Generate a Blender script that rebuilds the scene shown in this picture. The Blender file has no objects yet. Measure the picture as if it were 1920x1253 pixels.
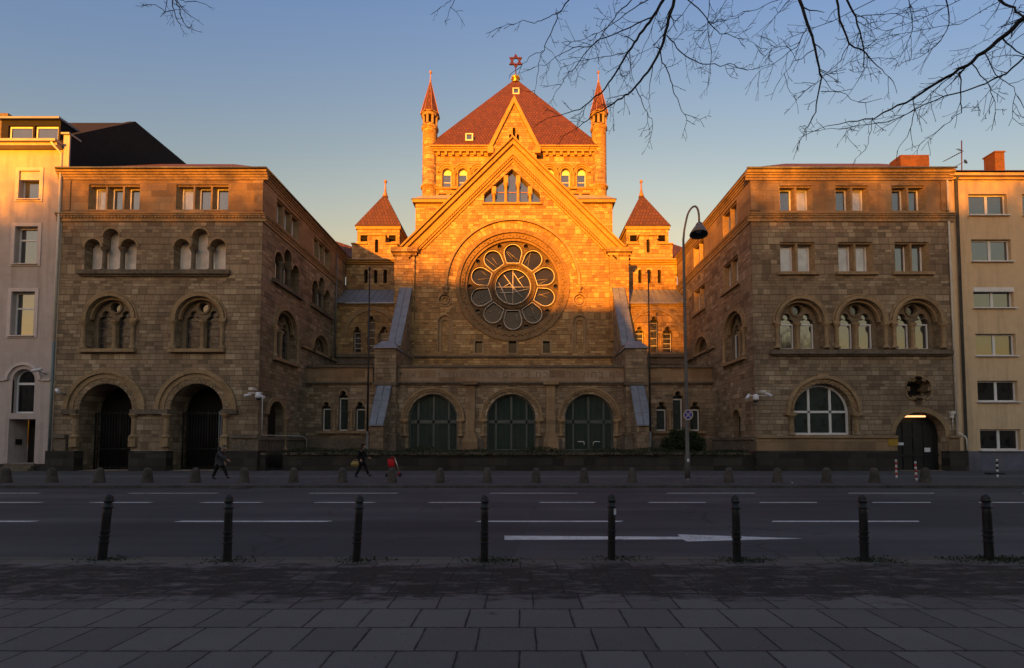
import bpy, bmesh, math, random
from mathutils import Vector, Matrix
from mathutils.geometry import tessellate_polygon
R = math.radians
random.seed(7)
sc = bpy.context.scene
COL = sc.collection
# ------------------------------------------------------------------ camera
EYE = 1.85; FPX = 850.0; CX = 978.0; CY = 794.4; TH = R(2.4)
cam = bpy.data.cameras.new("camera")
co = bpy.data.objects.new("camera", cam); COL.objects.link(co)
co.location = (0, 0, EYE); co.rotation_euler = (R(90) + TH, 0, 0)
cam.sensor_fit = 'HORIZONTAL'; cam.sensor_width = 36.0
cam.lens = 36.0 * FPX / 1920.0
cam.shift_x = (960 - CX) / 1920.0
cam.shift_y = (CY - 626.5) / 1920.0
cam.clip_start = 0.05; cam.clip_end = 3000
sc.camera = co
_c, _s = math.cos(TH), math.sin(TH)
def at(px, py, Y):
    a = (px - CX) / FPX; b = (CY - py) / FPX
    dy = _c - b * _s; dz = _s + b * _c
    return Vector((a * Y / dy, Y, EYE + dz * Y / dy))
def AX(px, py, Y): return at(px, py, Y).x
def AZ(py, Y): return at(0, py, Y).z
def ground(px, py, z=0.0):
    b = (CY - py) / FPX; dy = _c - b * _s; dz = _s + b * _c
    return at(px, py, (z - EYE) * dy / dz)
# ------------------------------------------------------------------ light
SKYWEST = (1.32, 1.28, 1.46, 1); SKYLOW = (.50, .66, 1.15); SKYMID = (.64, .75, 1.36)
SUN_EL = R(3.6); SUN_AZ = R(20)          # sun is low behind the camera, to its left
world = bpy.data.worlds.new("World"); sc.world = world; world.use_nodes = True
wt = world.node_tree; wt.nodes.clear()
wo = wt.nodes.new("ShaderNodeOutputWorld"); wb = wt.nodes.new("ShaderNodeBackground")
sky = wt.nodes.new("ShaderNodeTexSky"); sky.sky_type = 'NISHITA'; sky.sun_disc = False
sky.sun_elevation = SUN_EL; sky.sun_rotation = R(180) + SUN_AZ
sky.altitude = 50; sky.air_density = 2.0; sky.dust_density = 1.5; sky.ozone_density = 2.0
wb.inputs[1].default_value = 0.15
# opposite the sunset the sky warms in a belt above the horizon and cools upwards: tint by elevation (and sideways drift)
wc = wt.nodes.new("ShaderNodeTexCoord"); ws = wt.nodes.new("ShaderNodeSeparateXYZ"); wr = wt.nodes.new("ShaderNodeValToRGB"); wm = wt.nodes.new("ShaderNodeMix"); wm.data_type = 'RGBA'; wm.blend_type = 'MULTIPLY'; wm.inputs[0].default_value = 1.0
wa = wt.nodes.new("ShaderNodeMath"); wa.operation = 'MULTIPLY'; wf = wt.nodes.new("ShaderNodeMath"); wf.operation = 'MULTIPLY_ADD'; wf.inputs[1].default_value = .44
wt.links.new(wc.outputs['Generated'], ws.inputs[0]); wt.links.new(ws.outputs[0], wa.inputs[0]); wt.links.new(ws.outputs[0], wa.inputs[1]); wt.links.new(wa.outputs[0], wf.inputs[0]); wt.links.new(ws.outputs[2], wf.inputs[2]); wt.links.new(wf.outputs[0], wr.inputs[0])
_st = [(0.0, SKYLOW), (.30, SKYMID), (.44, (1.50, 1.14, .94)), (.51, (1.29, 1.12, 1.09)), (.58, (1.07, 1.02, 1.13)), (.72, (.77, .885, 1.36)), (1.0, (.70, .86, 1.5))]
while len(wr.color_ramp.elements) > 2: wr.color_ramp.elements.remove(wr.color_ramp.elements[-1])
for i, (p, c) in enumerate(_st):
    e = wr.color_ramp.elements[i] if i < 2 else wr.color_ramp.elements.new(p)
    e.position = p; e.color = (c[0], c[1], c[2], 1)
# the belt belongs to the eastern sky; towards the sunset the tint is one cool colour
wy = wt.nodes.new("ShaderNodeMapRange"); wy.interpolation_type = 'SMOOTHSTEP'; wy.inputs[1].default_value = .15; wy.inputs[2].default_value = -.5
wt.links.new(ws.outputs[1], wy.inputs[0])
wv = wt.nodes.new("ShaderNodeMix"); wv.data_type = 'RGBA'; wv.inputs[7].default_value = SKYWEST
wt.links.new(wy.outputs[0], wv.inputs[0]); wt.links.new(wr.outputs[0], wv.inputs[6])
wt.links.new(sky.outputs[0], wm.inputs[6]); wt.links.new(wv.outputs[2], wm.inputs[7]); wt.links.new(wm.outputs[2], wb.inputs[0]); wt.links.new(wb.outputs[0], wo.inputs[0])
sl = bpy.data.lights.new("sun", 'SUN'); sl.energy = 5.0; sl.angle = R(0.6); sl.color = (1.0, 0.315, 0.008)
so = bpy.data.objects.new("sun", sl); COL.objects.link(so)
sdir = Vector((-math.sin(SUN_AZ) * math.cos(SUN_EL), -math.cos(SUN_AZ) * math.cos(SUN_EL), math.sin(SUN_EL)))
so.rotation_euler = sdir.to_track_quat('Z', 'Y').to_euler(); so.location = (-20, -40, 40)
sc.view_settings.view_transform = 'Standard'; sc.view_settings.look = 'None'
sc.view_settings.exposure = 1.65; sc.view_settings.gamma = 1.0
# ------------------------------------------------------------------ mesh helpers
class MB:
    def __init__(s): s.v = []; s.f = []; s.uv = {}; s.sm = set()
    def add(s, vs, fs, uvs=None, smooth=False):
        n = len(s.v); s.v.extend([tuple(p) for p in vs])
        for i, f in enumerate(fs):
            if uvs is not None and uvs[i] is not None: s.uv[len(s.f)] = uvs[i]
            if smooth: s.sm.add(len(s.f))
            s.f.append(tuple(n + k for k in f))
    def box(s, x0, x1, y0, y1, z0, z1):
        vs = [(x, y, z) for z in (z0, z1) for y in (y0, y1) for x in (x0, x1)]
        s.add(vs, [(0, 2, 3, 1), (4, 5, 7, 6), (0, 1, 5, 4), (2, 6, 7, 3), (0, 4, 6, 2), (1, 3, 7, 5)])
    def hexa(s, p8):
        s.add(p8, [(0, 2, 3, 1), (4, 5, 7, 6), (0, 1, 5, 4), (2, 6, 7, 3), (0, 4, 6, 2), (1, 3, 7, 5)])
    def tube(s, pts, radii, n=8, caps=True, smooth=True):
        pts = [Vector(p) for p in pts]
        if not isinstance(radii, (list, tuple)): radii = [radii] * len(pts)
        rings = []; prev = None
        for i, p in enumerate(pts):
            t = (pts[min(i + 1, len(pts) - 1)] - pts[max(i - 1, 0)])
            if t.length < 1e-9: t = Vector((0, 0, 1))
            t.normalize()
            if prev is None:
                a = t.orthogonal().normalized()
            else:
                a = (prev - t * prev.dot(t))
                a = a.normalized() if a.length > 1e-6 else t.orthogonal().normalized()
            prev = a; b = t.cross(a)
            rings.append([p + (a * math.cos(2 * math.pi * k / n) + b * math.sin(2 * math.pi * k / n)) * radii[i] for k in range(n)])
        vs = [q for r in rings for q in r]; fs = []
        for i in range(len(pts) - 1):
            for k in range(n):
                k2 = (k + 1) % n
                fs.append((i * n + k, i * n + k2, (i + 1) * n + k2, (i + 1) * n + k))
        s.add(vs, fs, smooth=smooth)
        if caps and n > 2:
            m = len(s.v) - len(vs)
            s.f.append(tuple(m + k for k in range(n))[::-1]); s.f.append(tuple(m + (len(pts) - 1) * n + k for k in range(n)))
    def lathe(s, prof, c, n=16, smooth=False, axis=None, squash=1.0):
        """prof: (r, z) list, about a vertical axis through c (or along axis vector)"""
        vs = []; fs = []; c = Vector(c)
        M = Matrix.Identity(3) if axis is None else Vector(axis).to_track_quat('Z', 'Y').to_matrix()
        for r, z in prof:
            for k in range(n):
                t = 2 * math.pi * (k + .5) / n
                vs.append(c + M @ Vector((r * math.cos(t), r * math.sin(t) * squash, z)))
        for i in range(len(prof) - 1):
            for k in range(n):
                k2 = (k + 1) % n
                fs.append((i * n + k, i * n + k2, (i + 1) * n + k2, (i + 1) * n + k))
        fs.append(tuple(range(n))[::-1]); fs.append(tuple((len(prof) - 1) * n + k for k in range(n)))
        s.add(vs, fs, smooth=False)
        if smooth:
            for j in range(len(s.f) - len(fs), len(s.f) - 2): s.sm.add(j)
    def build(s, name, mat, parent=None, loc=None, bevel=0.0):
        me = bpy.data.meshes.new(name)
        off = Vector(loc) if loc is not None else Vector((0, 0, 0))
        me.from_pydata([tuple(Vector(p) - off) for p in s.v], [], s.f)
        uvl = me.uv_layers.new(name="UVMap")
        for p in me.polygons:
            e = s.uv.get(p.index)
            if p.index in s.sm: p.use_smooth = True
            nx, ny, nz = abs(p.normal.x), abs(p.normal.y), abs(p.normal.z)
            for j, li in enumerate(p.loop_indices):
                if e is not None: uvl.data[li].uv = e[j]; continue
                q = Vector(s.v[me.loops[li].vertex_index])
                if nz > nx and nz > ny: uvl.data[li].uv = (q.x, q.y)
                elif nx > ny: uvl.data[li].uv = (q.y + 3.3, q.z)
                else: uvl.data[li].uv = (q.x, q.z)
        me.materials.append(mat)
        me.update()
        o = bpy.data.objects.new(name, me); COL.objects.link(o)
        if loc is not None: o.location = off
        if parent is not None:
            o.parent = parent
            o.matrix_parent_inverse = Matrix.Translation(-WLOC[parent.name])
        WLOC[o.name] = off if parent is None else WLOC[parent.name] * 0 + off
        if bevel > 0:
            m = o.modifiers.new("bevel", 'BEVEL'); m.width = bevel; m.segments = 2; m.limit_method = 'ANGLE'
        return o
WLOC = {}
def each(name, mat, parent, F, boxes):
    for b in boxes:
        mb = MB(); fbox(mb, F, *b); mb.build(name, mat, parent)
def tag(o, label=None, cat=None, group=None, kind=None):
    if label: o["label"] = label
    if cat: o["category"] = cat
    if group: o["group"] = group
    if kind: o["kind"] = kind
    return o
def thing(name, loc, label, cat, group=None):
    o = bpy.data.objects.new(name, None); COL.objects.link(o); o.location = loc
    o.empty_display_size = 0.2; WLOC[o.name] = Vector(loc)
    return tag(o, label, cat, group)
def copy_thing(root, loc=None, label=None, rot=None):
    def rec(o, parent):
        c = o.copy(); COL.objects.link(c)
        WLOC[c.name] = WLOC[o.name].copy()
        if parent is not None:
            c.parent = parent; c.matrix_parent_inverse = o.matrix_parent_inverse.copy()
        for ch in list(o.children): rec(ch, c)
        return c
    r = rec(root, None)
    if loc is not None: r.location = loc; WLOC[r.name] = Vector(loc)
    if rot is not None: r.rotation_euler = rot
    if label: r["label"] = label
    return r
# ------------------------------------------------------------------ wall frames: u along the wall, v up, d outwards
class Frame:
    def __init__(s, o, U, N): s.o = Vector(o); s.U = Vector(U); s.N = Vector(N)
    def __call__(s, u, v, d=0.0): return s.o + s.U * u + s.N * d + Vector((0, 0, v))
def front(Y): return Frame((0, Y, 0), (1, 0, 0), (0, -1, 0))
def side_r(X): return Frame((X, 0, 0), (0, 1, 0), (1, 0, 0))      # wall that faces +X
def side_l(X): return Frame((X, 0, 0), (0, 1, 0), (-1, 0, 0))     # wall that faces -X
def arc(cx, cy, r, a0, a1, n=16):
    return [(cx + r * math.cos(R(a0 + (a1 - a0) * k / n)), cy + r * math.sin(R(a0 + (a1 - a0) * k / n))) for k in range(n + 1)]
def smooth_path(pts, k=4):
    pts = [Vector(p) for p in pts]; out = []
    for i in range(len(pts) - 1):
        p0, p1, p2, p3 = pts[max(i - 1, 0)], pts[i], pts[i + 1], pts[min(i + 2, len(pts) - 1)]
        for j in range(k):
            t = j / k; out.append(.5 * ((2 * p1) + (p2 - p0) * t + (2 * p0 - 5 * p1 + 4 * p2 - p3) * t * t + (3 * p1 - p0 - 3 * p2 + p3) * t ** 3))
    return out + [pts[-1]]
def rect(u0, u1, v0, v1): return [(u0, v0), (u1, v0), (u1, v1), (u0, v1)]
def arched(u0, u1, v0, vs, n=18):
    r = (u1 - u0) / 2
    return [(u0, v0), (u1, v0)] + arc((u0 + u1) / 2, vs, r, 0, 180, n)
def circle(cx, cy, r, n=32): return arc(cx, cy, r, 0, 360, n)[:-1]
def trefoil(u0, u1, v0, vs):
    w = u1 - u0; c = (u0 + u1) / 2
    return [(u0, v0), (u1, v0)] + arc(c + .20 * w, vs, .30 * w, 0, 112, 6) + arc(c, vs + .44 * w, .27 * w, -28, 208, 9) + arc(c - .20 * w, vs, .30 * w, 68, 180, 6)
def plate(mb, F, outer, holes=(), d=0.0):
    loops = [[Vector((a, b, 0)) for a, b in outer]] + [[Vector((a, b, 0)) for a, b in h] for h in holes]
    flat = [p for l in loops for p in l]
    tri = tessellate_polygon(loops)
    mb.add([F(p.x, p.y, d) for p in flat], [tuple(t) for t in tri])
def rim(mb, F, pts, d0, d1, closed=True):
    n = len(pts); vs = [F(a, b, d0) for a, b in pts] + [F(a, b, d1) for a, b in pts]
    mb.add(vs, [(k, (k + 1) % n, n + (k + 1) % n, n + k) for k in range(n if closed else n - 1)])
def slab(mb, F, outer, holes, d0, d1, back=False):
    plate(mb, F, outer, holes, d1); rim(mb, F, outer, d0, d1)
    for h in holes: rim(mb, F, h, d0, d1)
    if back: plate(mb, F, outer, holes, d0)
def fbox(mb, F, u0, u1, v0, v1, d0, d1):
    mb.hexa([F(u, v, d) for v in (v0, v1) for d in (d1, d0) for u in (u0, u1)])
def ring(mb, F, cx, cy, r0, r1, d0, d1, a0=0, a1=180, n=24, uv=True):
    """solid ring sector between two depths; radial UVs so that joints read as voussoirs"""
    vs = []
    for k in range(n + 1):
        t = R(a0 + (a1 - a0) * k / n); c, s = math.cos(t), math.sin(t)
        vs += [F(cx + r0 * c, cy + r0 * s, d0), F(cx + r0 * c, cy + r0 * s, d1), F(cx + r1 * c, cy + r1 * s, d1), F(cx + r1 * c, cy + r1 * s, d0)]
    fs = []; us = []
    for k in range(n):
        b = 4 * k; q0 = R((a1 - a0) * k / n) * (r0 + r1) / 2; q1 = R((a1 - a0) * (k + 1) / n) * (r0 + r1) / 2
        for i, j, w0, w1 in ((0, 1, 0, d1 - d0), (1, 2, 0, r1 - r0), (2, 3, 0, d1 - d0)):
            fs.append((b + i, b + j, b + 4 + j, b + 4 + i))
            us.append([(w0, q0), (w1, q0), (w1, q1), (w0, q1)] if uv else None)
    mb.add(vs, fs, us)
    mb.add(vs[:4] + vs[-4:], [(0, 1, 2, 3), (7, 6, 5, 4)])
def arch_mould(mb, F, u0, u1, v0, vs, w, d0, d1, n=24):
    """band of width w round an arched opening, legs from v0"""
    c = (u0 + u1) / 2; r = (u1 - u0) / 2
    ring(mb, F, c, vs, r, r + w, d0, d1, 0, 180, n)
    if vs - v0 > .02:
        fbox(mb, F, u0 - w, u0, v0, vs, d0, d1); fbox(mb, F, u1, u1 + w, v0, vs, d0, d1)
def column(mb, F, u, v0, v1, r, d, n=10):
    h = v1 - v0
    prof = [(r * 1.7, 0), (r * 1.7, h * .05), (r * 1.25, h * .09), (r, h * .13), (r * .94, h * .78), (r * 1.05, h * .80), (r * 1.0, h * .82), (r * 1.65, h * .93), (r * 1.85, h * .95), (r * 1.85, h)]
    mb.lathe(prof, F(u, v0, d), n, smooth=False)
def cornice(mb, F, u0, u1, v0, steps):
    v = v0
    for h, d in steps:
        fbox(mb, F, u0, u1, v, v + h - .004, -.05, d); v += h
    return v
class Wall:
    """a facade: openings are cut first, then built as one mesh with its reveals"""
    def __init__(s, F, root): s.F = F; s.root = root; s.holes = []
    def hole(s, pts, depth): s.holes.append((pts, depth))
    def build(s, outer, mat, name='wall', holes=None):
        hs = s.holes if holes is None else holes
        mb = MB(); plate(mb, s.F, outer, [h for h, _ in hs])
        for h, d in hs: rim(mb, s.F, h, 0, -d)
        return mb.build(name, mat, s.root)
    def build_two(s, u0, u1, v0, vm, v1, mat, mat2, name, name2):
        up = [h for h in s.holes if min(p[1] for p in h[0]) > vm]; lo = [h for h in s.holes if h not in up]
        s.build(rect(u0, u1, v0, vm), mat, name, lo); s.build(rect(u0, u1, vm + .003, v1), mat2, name2, up)
# ------------------------------------------------------------------ materials
M = {}
def newmat(name):
    m = bpy.data.materials.new(name); m.use_nodes = True; nt = m.node_tree
    b = nt.nodes["Principled BSDF"]; M[name] = m
    return m, nt, b
def N(nt, t, **kw):
    n = nt.nodes.new(t)
    for k, v in kw.items(): setattr(n, k, v)
    return n
def L(nt, a, b): nt.links.new(a, b)
def math_(nt, op, a, b=None, c=None):
    n = N(nt, "ShaderNodeMath", operation=op)
    for i, x in enumerate((a, b, c)):
        if x is None: continue
        if hasattr(x, 'is_output') or hasattr(x, 'links'): L(nt, x, n.inputs[i])
        else: n.inputs[i].default_value = x
    return n.outputs[0]
def noise(nt, vec, scale, detail=4, rough=.55):
    n = N(nt, "ShaderNodeTexNoise"); n.inputs['Scale'].default_value = scale; n.inputs['Detail'].default_value = detail
    n.inputs['Roughness'].default_value = rough
    if vec is not None: L(nt, vec, n.inputs['Vector'])
    return n.outputs['Fac']
def ramp(nt, fac, stops, interp='LINEAR'):
    n = N(nt, "ShaderNodeValToRGB"); cr = n.color_ramp; cr.interpolation = interp
    while len(cr.elements) > 2: cr.elements.remove(cr.elements[-1])
    for i, (p, c) in enumerate(stops):
        e = cr.elements[i] if i < 2 else cr.elements.new(p)
        e.position = p; e.color = (c[0], c[1], c[2], 1) if len(c) == 3 else c
    L(nt, fac, n.inputs[0]); return n.outputs[0]
def mix(nt, fac, a, b, mode='MIX'):
    n = N(nt, "ShaderNodeMix", data_type='RGBA', blend_type=mode)
    def put(x, s):
        if hasattr(x, 'links') and not isinstance(x, (tuple, list)): L(nt, x, s)
        else: s.default_value = (x[0], x[1], x[2], 1)
    if isinstance(fac, (int, float)): n.inputs[0].default_value = fac
    else: L(nt, fac, n.inputs[0])
    put(a, n.inputs[6]); put(b, n.inputs[7]); return n.outputs[2]
def bump(nt, b, h, strength=.4, dist=.02):
    n = N(nt, "ShaderNodeBump"); n.inputs['Strength'].default_value = strength; n.inputs['Distance'].default_value = dist
    L(nt, h, n.inputs['Height']); L(nt, n.outputs[0], b.inputs['Normal'])
def uvpos(nt):
    return N(nt, "ShaderNodeTexCoord").outputs['UV']
def objpos(nt):
    return N(nt, "ShaderNodeNewGeometry").outputs['Position']

def ashlar(name, tones, mortar, bw=.47, rh=.262, grime=.5, rough=.9, shift=0.0, bstr=.7):
    """coursed sandstone: rows shifted at random, every block its own tone"""
    m, nt, b = newmat(name)
    uv = uvpos(nt); sep = N(nt, "ShaderNodeSeparateXYZ"); L(nt, uv, sep.inputs[0])
    v = math_(nt, 'ADD', sep.outputs[1], shift)
    # rows of uneven height: warp v slowly
    wv = N(nt, "ShaderNodeTexNoise", noise_dimensions='1D'); wv.inputs['Scale'].default_value = 1.1; wv.inputs['Detail'].default_value = 0
    L(nt, v, wv.inputs['W'])
    v2 = math_(nt, 'MULTIPLY_ADD', wv.outputs['Fac'], .5, v)
    row = math_(nt, 'FLOOR', math_(nt, 'DIVIDE', v2, rh))
    wn = N(nt, "ShaderNodeTexWhiteNoise", noise_dimensions='1D'); L(nt, row, wn.inputs['W'])
    cmb0 = N(nt, "ShaderNodeCombineXYZ"); L(nt, math_(nt, 'MULTIPLY', sep.outputs[0], .9), cmb0.inputs[0]); L(nt, math_(nt, 'MULTIPLY', row, 7.31), cmb0.inputs[1])
    wu = noise(nt, cmb0.outputs[0], 1.0, 0)
    u2 = math_(nt, 'ADD', math_(nt, 'MULTIPLY_ADD', wn.outputs[0], 3.7, sep.outputs[0]), math_(nt, 'MULTIPLY', wu, .55))
    cmb = N(nt, "ShaderNodeCombineXYZ"); L(nt, u2, cmb.inputs[0]); L(nt, v2, cmb.inputs[1])
    br = N(nt, "ShaderNodeTexBrick"); br.offset = 0.0
    for k, x in (('Scale', 1), ('Mortar Size', .011), ('Mortar Smooth', .25), ('Bias', 0), ('Brick Width', bw), ('Row Height', rh)): br.inputs[k].default_value = x
    br.inputs['Color1'].default_value = (0, 0, 0, 1); br.inputs['Color2'].default_value = (1, 1, 1, 1); br.inputs['Mortar'].default_value = (.5, .5, .5, 1)
    L(nt, cmb.outputs[0], br.inputs['Vector'])
    pos = objpos(nt)
    fine = noise(nt, pos, 9, 5, .7)
    tone = math_(nt, 'ADD', br.outputs['Color'], math_(nt, 'MULTIPLY_ADD', fine, .62, -.31))
    c = ramp(nt, tone, [(i / (len(tones) - 1), t) for i, t in enumerate(tones)])
    big = noise(nt, pos, .35, 5, .6)
    c = mix(nt, math_(nt, 'MULTIPLY', ramp(nt, big, [(.42, (0, 0, 0)), (.68, (1, 1, 1))]), grime), c, (tones[0][0] * .55, tones[0][1] * .5, tones[0][2] * .5))
    # rain streaks under ledges: stretched vertical noise
    mp = N(nt, "ShaderNodeMapping"); mp.inputs['Scale'].default_value = (1.3, 1.3, .09); L(nt, pos, mp.inputs[0])
    st = ramp(nt, noise(nt, mp.outputs[0], 1.0, 4, .6), [(.52, (0, 0, 0)), (.72, (1, 1, 1))])
    c = mix(nt, math_(nt, 'MULTIPLY', st, grime * .7), c, (.10, .072, .048))
    c = mix(nt, math_(nt, 'MULTIPLY', br.outputs['Fac'], .85), c, mortar)
    L(nt, c, b.inputs['Base Color']); b.inputs['Roughness'].default_value = rough
    b.inputs['Specular IOR Level'].default_value = .25
    h = math_(nt, 'ADD', math_(nt, 'MULTIPLY', br.outputs['Fac'], -1.0), math_(nt, 'ADD', math_(nt, 'MULTIPLY', fine, .7), math_(nt, 'MULTIPLY', br.outputs['Color'], .35)))
    bump(nt, b, h, bstr, .03)
    return m
SAND = [(.155, .115, .078), (.225, .168, .112), (.29, .22, .148), (.25, .178, .122), (.315, .245, .166), (.40, .32, .222)]
ashlar('stone', SAND, (.085, .060, .040), grime=.55, bstr=.9)
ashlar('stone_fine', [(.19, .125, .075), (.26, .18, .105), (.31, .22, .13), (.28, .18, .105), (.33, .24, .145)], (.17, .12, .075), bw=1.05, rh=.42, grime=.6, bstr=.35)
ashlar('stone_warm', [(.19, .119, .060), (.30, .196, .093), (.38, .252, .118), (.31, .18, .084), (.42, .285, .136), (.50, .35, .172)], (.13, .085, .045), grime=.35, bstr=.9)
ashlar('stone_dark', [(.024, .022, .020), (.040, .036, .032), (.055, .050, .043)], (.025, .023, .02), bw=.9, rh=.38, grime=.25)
ashlar('brick_red', [(.085, .027, .016), (.125, .040, .022), (.16, .052, .027)], (.14, .10, .075), bw=.24, rh=.075, grime=.25, bstr=.3)
ashlar('inscription_band', [(.20, .125, .075), (.34, .27, .20), (.27, .17, .10), (.36, .29, .22)], (.20, .15, .10), bw=1.1, rh=.42, grime=.35, bstr=.35)

def plain(name, col, rough=.8, var=.12, scale=4.0, metal=0.0, bstr=.15, spec=.3, col2=None):
    m, nt, b = newmat(name); pos = objpos(nt)
    n1 = noise(nt, pos, scale, 6, .65); n2 = noise(nt, pos, scale * .16, 4, .6)
    f = math_(nt, 'ADD', math_(nt, 'MULTIPLY', n1, .55), math_(nt, 'MULTIPLY', n2, .45))
    lo = col2 if col2 else tuple(x * (1 - 2.2 * var) for x in col); hi = tuple(min(1, x * (1 + var)) for x in col)
    L(nt, ramp(nt, f, [(.32, lo), (.66, hi)]), b.inputs['Base Color'])
    b.inputs['Roughness'].default_value = rough; b.inputs['Metallic'].default_value = metal
    b.inputs['Specular IOR Level'].default_value = spec
    if bstr > 0: bump(nt, b, n1, bstr, .01)
    return m
plain('stone_trim', (.30, .21, .12), .88, .22, 5, bstr=.4)
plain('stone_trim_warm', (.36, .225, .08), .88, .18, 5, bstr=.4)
plain('stone_grey', (.15, .12, .09), .9, .3, 5, bstr=.4)
plain('rose_stone', (.115, .080, .048), .9, .3, 7, bstr=.5)
plain('rose_ring', (.21, .14, .075), .9, .25, 6, bstr=.5)
plain('letter_stone', (.185, .140, .10), .9, .2, 6, bstr=.2)
plain('sign_pale', (.46, .37, .31), .5, .1, 8, bstr=.02)
plain('tracery_stone', (.19, .145, .095), .9, .25, 7, bstr=.5)
plain('plaster_mauve', (.46, .39, .37), .9, .07, 2.2, bstr=.12)
plain('plaster_ochre', (.60, .45, .285), .9, .06, 2.2, bstr=.12)
plain('plaster_trim', (.58, .50, .48), .85, .08, 3)
plain('paint_blue_grey', (.115, .12, .165), .75, .15, 3)
plain('white_paint', (.66, .66, .67), .45, .06, 3, bstr=.03)
plain('grey_panel', (.62, .60, .59), .55, .2, 1.6, bstr=.06)
plain('black_slate', (.012, .011, .012), .85, .25, 3)
plain('zinc', (.21, .225, .265), .5, .18, 2.5, metal=.25, bstr=.08, spec=.4)
plain('zinc_warm', (.36, .32, .29), .55, .15, 2.5, metal=.2, bstr=.05)
plain('pipe_zinc', (.16, .17, .18), .5, .2, 5, metal=.3, bstr=.04)
plain('pipe_white', (.62, .60, .56), .5, .1, 4, bstr=.03)
plain('pipe_green', (.15, .19, .19), .5, .15, 4, bstr=.03)
plain('iron_black', (.016, .017, .018), .5, .3, 12, metal=.1, bstr=.15, spec=.4)
plain('iron_bars', (.014, .012, .011), .6, .3, 9, bstr=.1)
plain('dark_wood', (.022, .016, .012), .6, .3, 5, bstr=.2)
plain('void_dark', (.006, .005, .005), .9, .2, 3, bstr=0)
plain('cast_stone', (.085, .072, .060), .95, .3, 14, bstr=.5)
plain('lamp_grey', (.12, .112, .11), .5, .15, 6, metal=.2, bstr=.03)
plain('lead_copper', (.40, .20, .14), .5, .2, 6, metal=.2)
plain('gold', (.80, .55, .16), .32, .12, 8, metal=.9, bstr=.05)
plain('star_red', (.055, .008, .014), .5, .12, 8, bstr=.03)
plain('steel_green', (.075, .092, .085), .45, .12, 6, bstr=.03)
plain('kerb_stone', (.080, .074, .070), .92, .3, 9, bstr=.4)
plain('marking_paint', (.60, .60, .58), .7, .14, 6, bstr=.05)
plain('post_white', (.66, .65, .62), .55, .12, 9, bstr=.02)
plain('post_red', (.42, .025, .03), .5, .12, 9, bstr=.02)
plain('post_black', (.015, .015, .017), .5, .12, 9, bstr=.02)
plain('cloth_black', (.010, .010, .012), .95, .3, 20, bstr=.3)
plain('cloth_grey', (.052, .052, .060), .95, .25, 20, bstr=.3)
plain('skin', (.42, .25, .18), .6, .1, 8, bstr=.03)
plain('hair_grey', (.16, .14, .12), .8, .3, 40, bstr=.3)
plain('hair_dark', (.02, .014, .010), .7, .3, 40, bstr=.3)
plain('scarf_pink', (.42, .30, .32), .9, .2, 30, bstr=.3)
plain('bag_gold', (.28, .20, .06), .45, .45, 18, metal=.3, bstr=.3)
plain('fabric_red', (.50, .010, .016), .7, .15, 12, bstr=.15)
plain('rubber', (.02, .02, .03), .7, .2, 12)
plain('chrome', (.62, .55, .45), .3, .08, 12, metal=.8, bstr=.02)
plain('bark', (.030, .025, .022), .95, .35, 10, bstr=.6)
plain('camera_white', (.62, .61, .66), .4, .06, 10, bstr=.02)
plain('sign_yellow', (.36, .22, .03), .5, .1, 6, bstr=.02)
plain('sign_white', (.66, .70, .74), .5, .06, 6, bstr=.02)
plain('sign_blue', (.02, .05, .32), .45, .06, 6, bstr=.02)
plain('sign_red', (.45, .03, .03), .45, .06, 6, bstr=.02)
plain('curtain', (.62, .62, .60), .9, .1, 3, bstr=.1)
plain('house_plaster', (.30, .26, .22), .9, .12, 2)

for nm in ('plaster_mauve', 'plaster_ochre', 'paint_blue_grey'):
    nt = M[nm].node_tree; b = nt.nodes["Principled BSDF"]; src = b.inputs['Base Color'].links[0].from_socket; pos = objpos(nt)
    mp = N(nt, "ShaderNodeMapping"); mp.inputs['Scale'].default_value = (2.4, 2.4, .16); L(nt, pos, mp.inputs[0])
    st = ramp(nt, noise(nt, mp.outputs[0], 1.0, 5, .65), [(.50, (0, 0, 0)), (.75, (.42, .42, .42))])
    L(nt, mix(nt, st, src, (.17, .13, .095)), b.inputs['Base Color'])
def tiles(name, c1, c2, rh=.16, bw=.20):
    m, nt, b = newmat(name); uv = uvpos(nt)
    br = N(nt, "ShaderNodeTexBrick"); br.offset = .5
    for k, x in (('Scale', 1), ('Mortar Size', .045), ('Mortar Smooth', .8), ('Bias', 0), ('Brick Width', bw), ('Row Height', rh)): br.inputs[k].default_value = x
    br.inputs['Color1'].default_value = (0, 0, 0, 1); br.inputs['Color2'].default_value = (1, 1, 1, 1); br.inputs['Mortar'].default_value = (.5, .5, .5, 1)
    L(nt, uv, br.inputs['Vector'])
    pos = objpos(nt); f = noise(nt, pos, .7, 5, .6)
    t = math_(nt, 'ADD', math_(nt, 'MULTIPLY', br.outputs['Color'], .6), math_(nt, 'MULTIPLY', f, .5))
    c = ramp(nt, t, [(.15, c1), (.85, c2)])
    c = mix(nt, math_(nt, 'MULTIPLY', br.outputs['Fac'], .7), c, tuple(x * .35 for x in c1))
    L(nt, c, b.inputs['Base Color']); b.inputs['Roughness'].default_value = .7
    bump(nt, b, math_(nt, 'ADD', math_(nt, 'MULTIPLY', br.outputs['Fac'], -1), math_(nt, 'MULTIPLY', br.outputs['Color'], .3)), .7, .04)
tiles('roof_tile', (.068, .021, .004), (.120, .037, .007), .40, .30)
tiles('roof_tile_brown', (.055, .021, .009), (.098, .037, .015), .42, .32)

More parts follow.
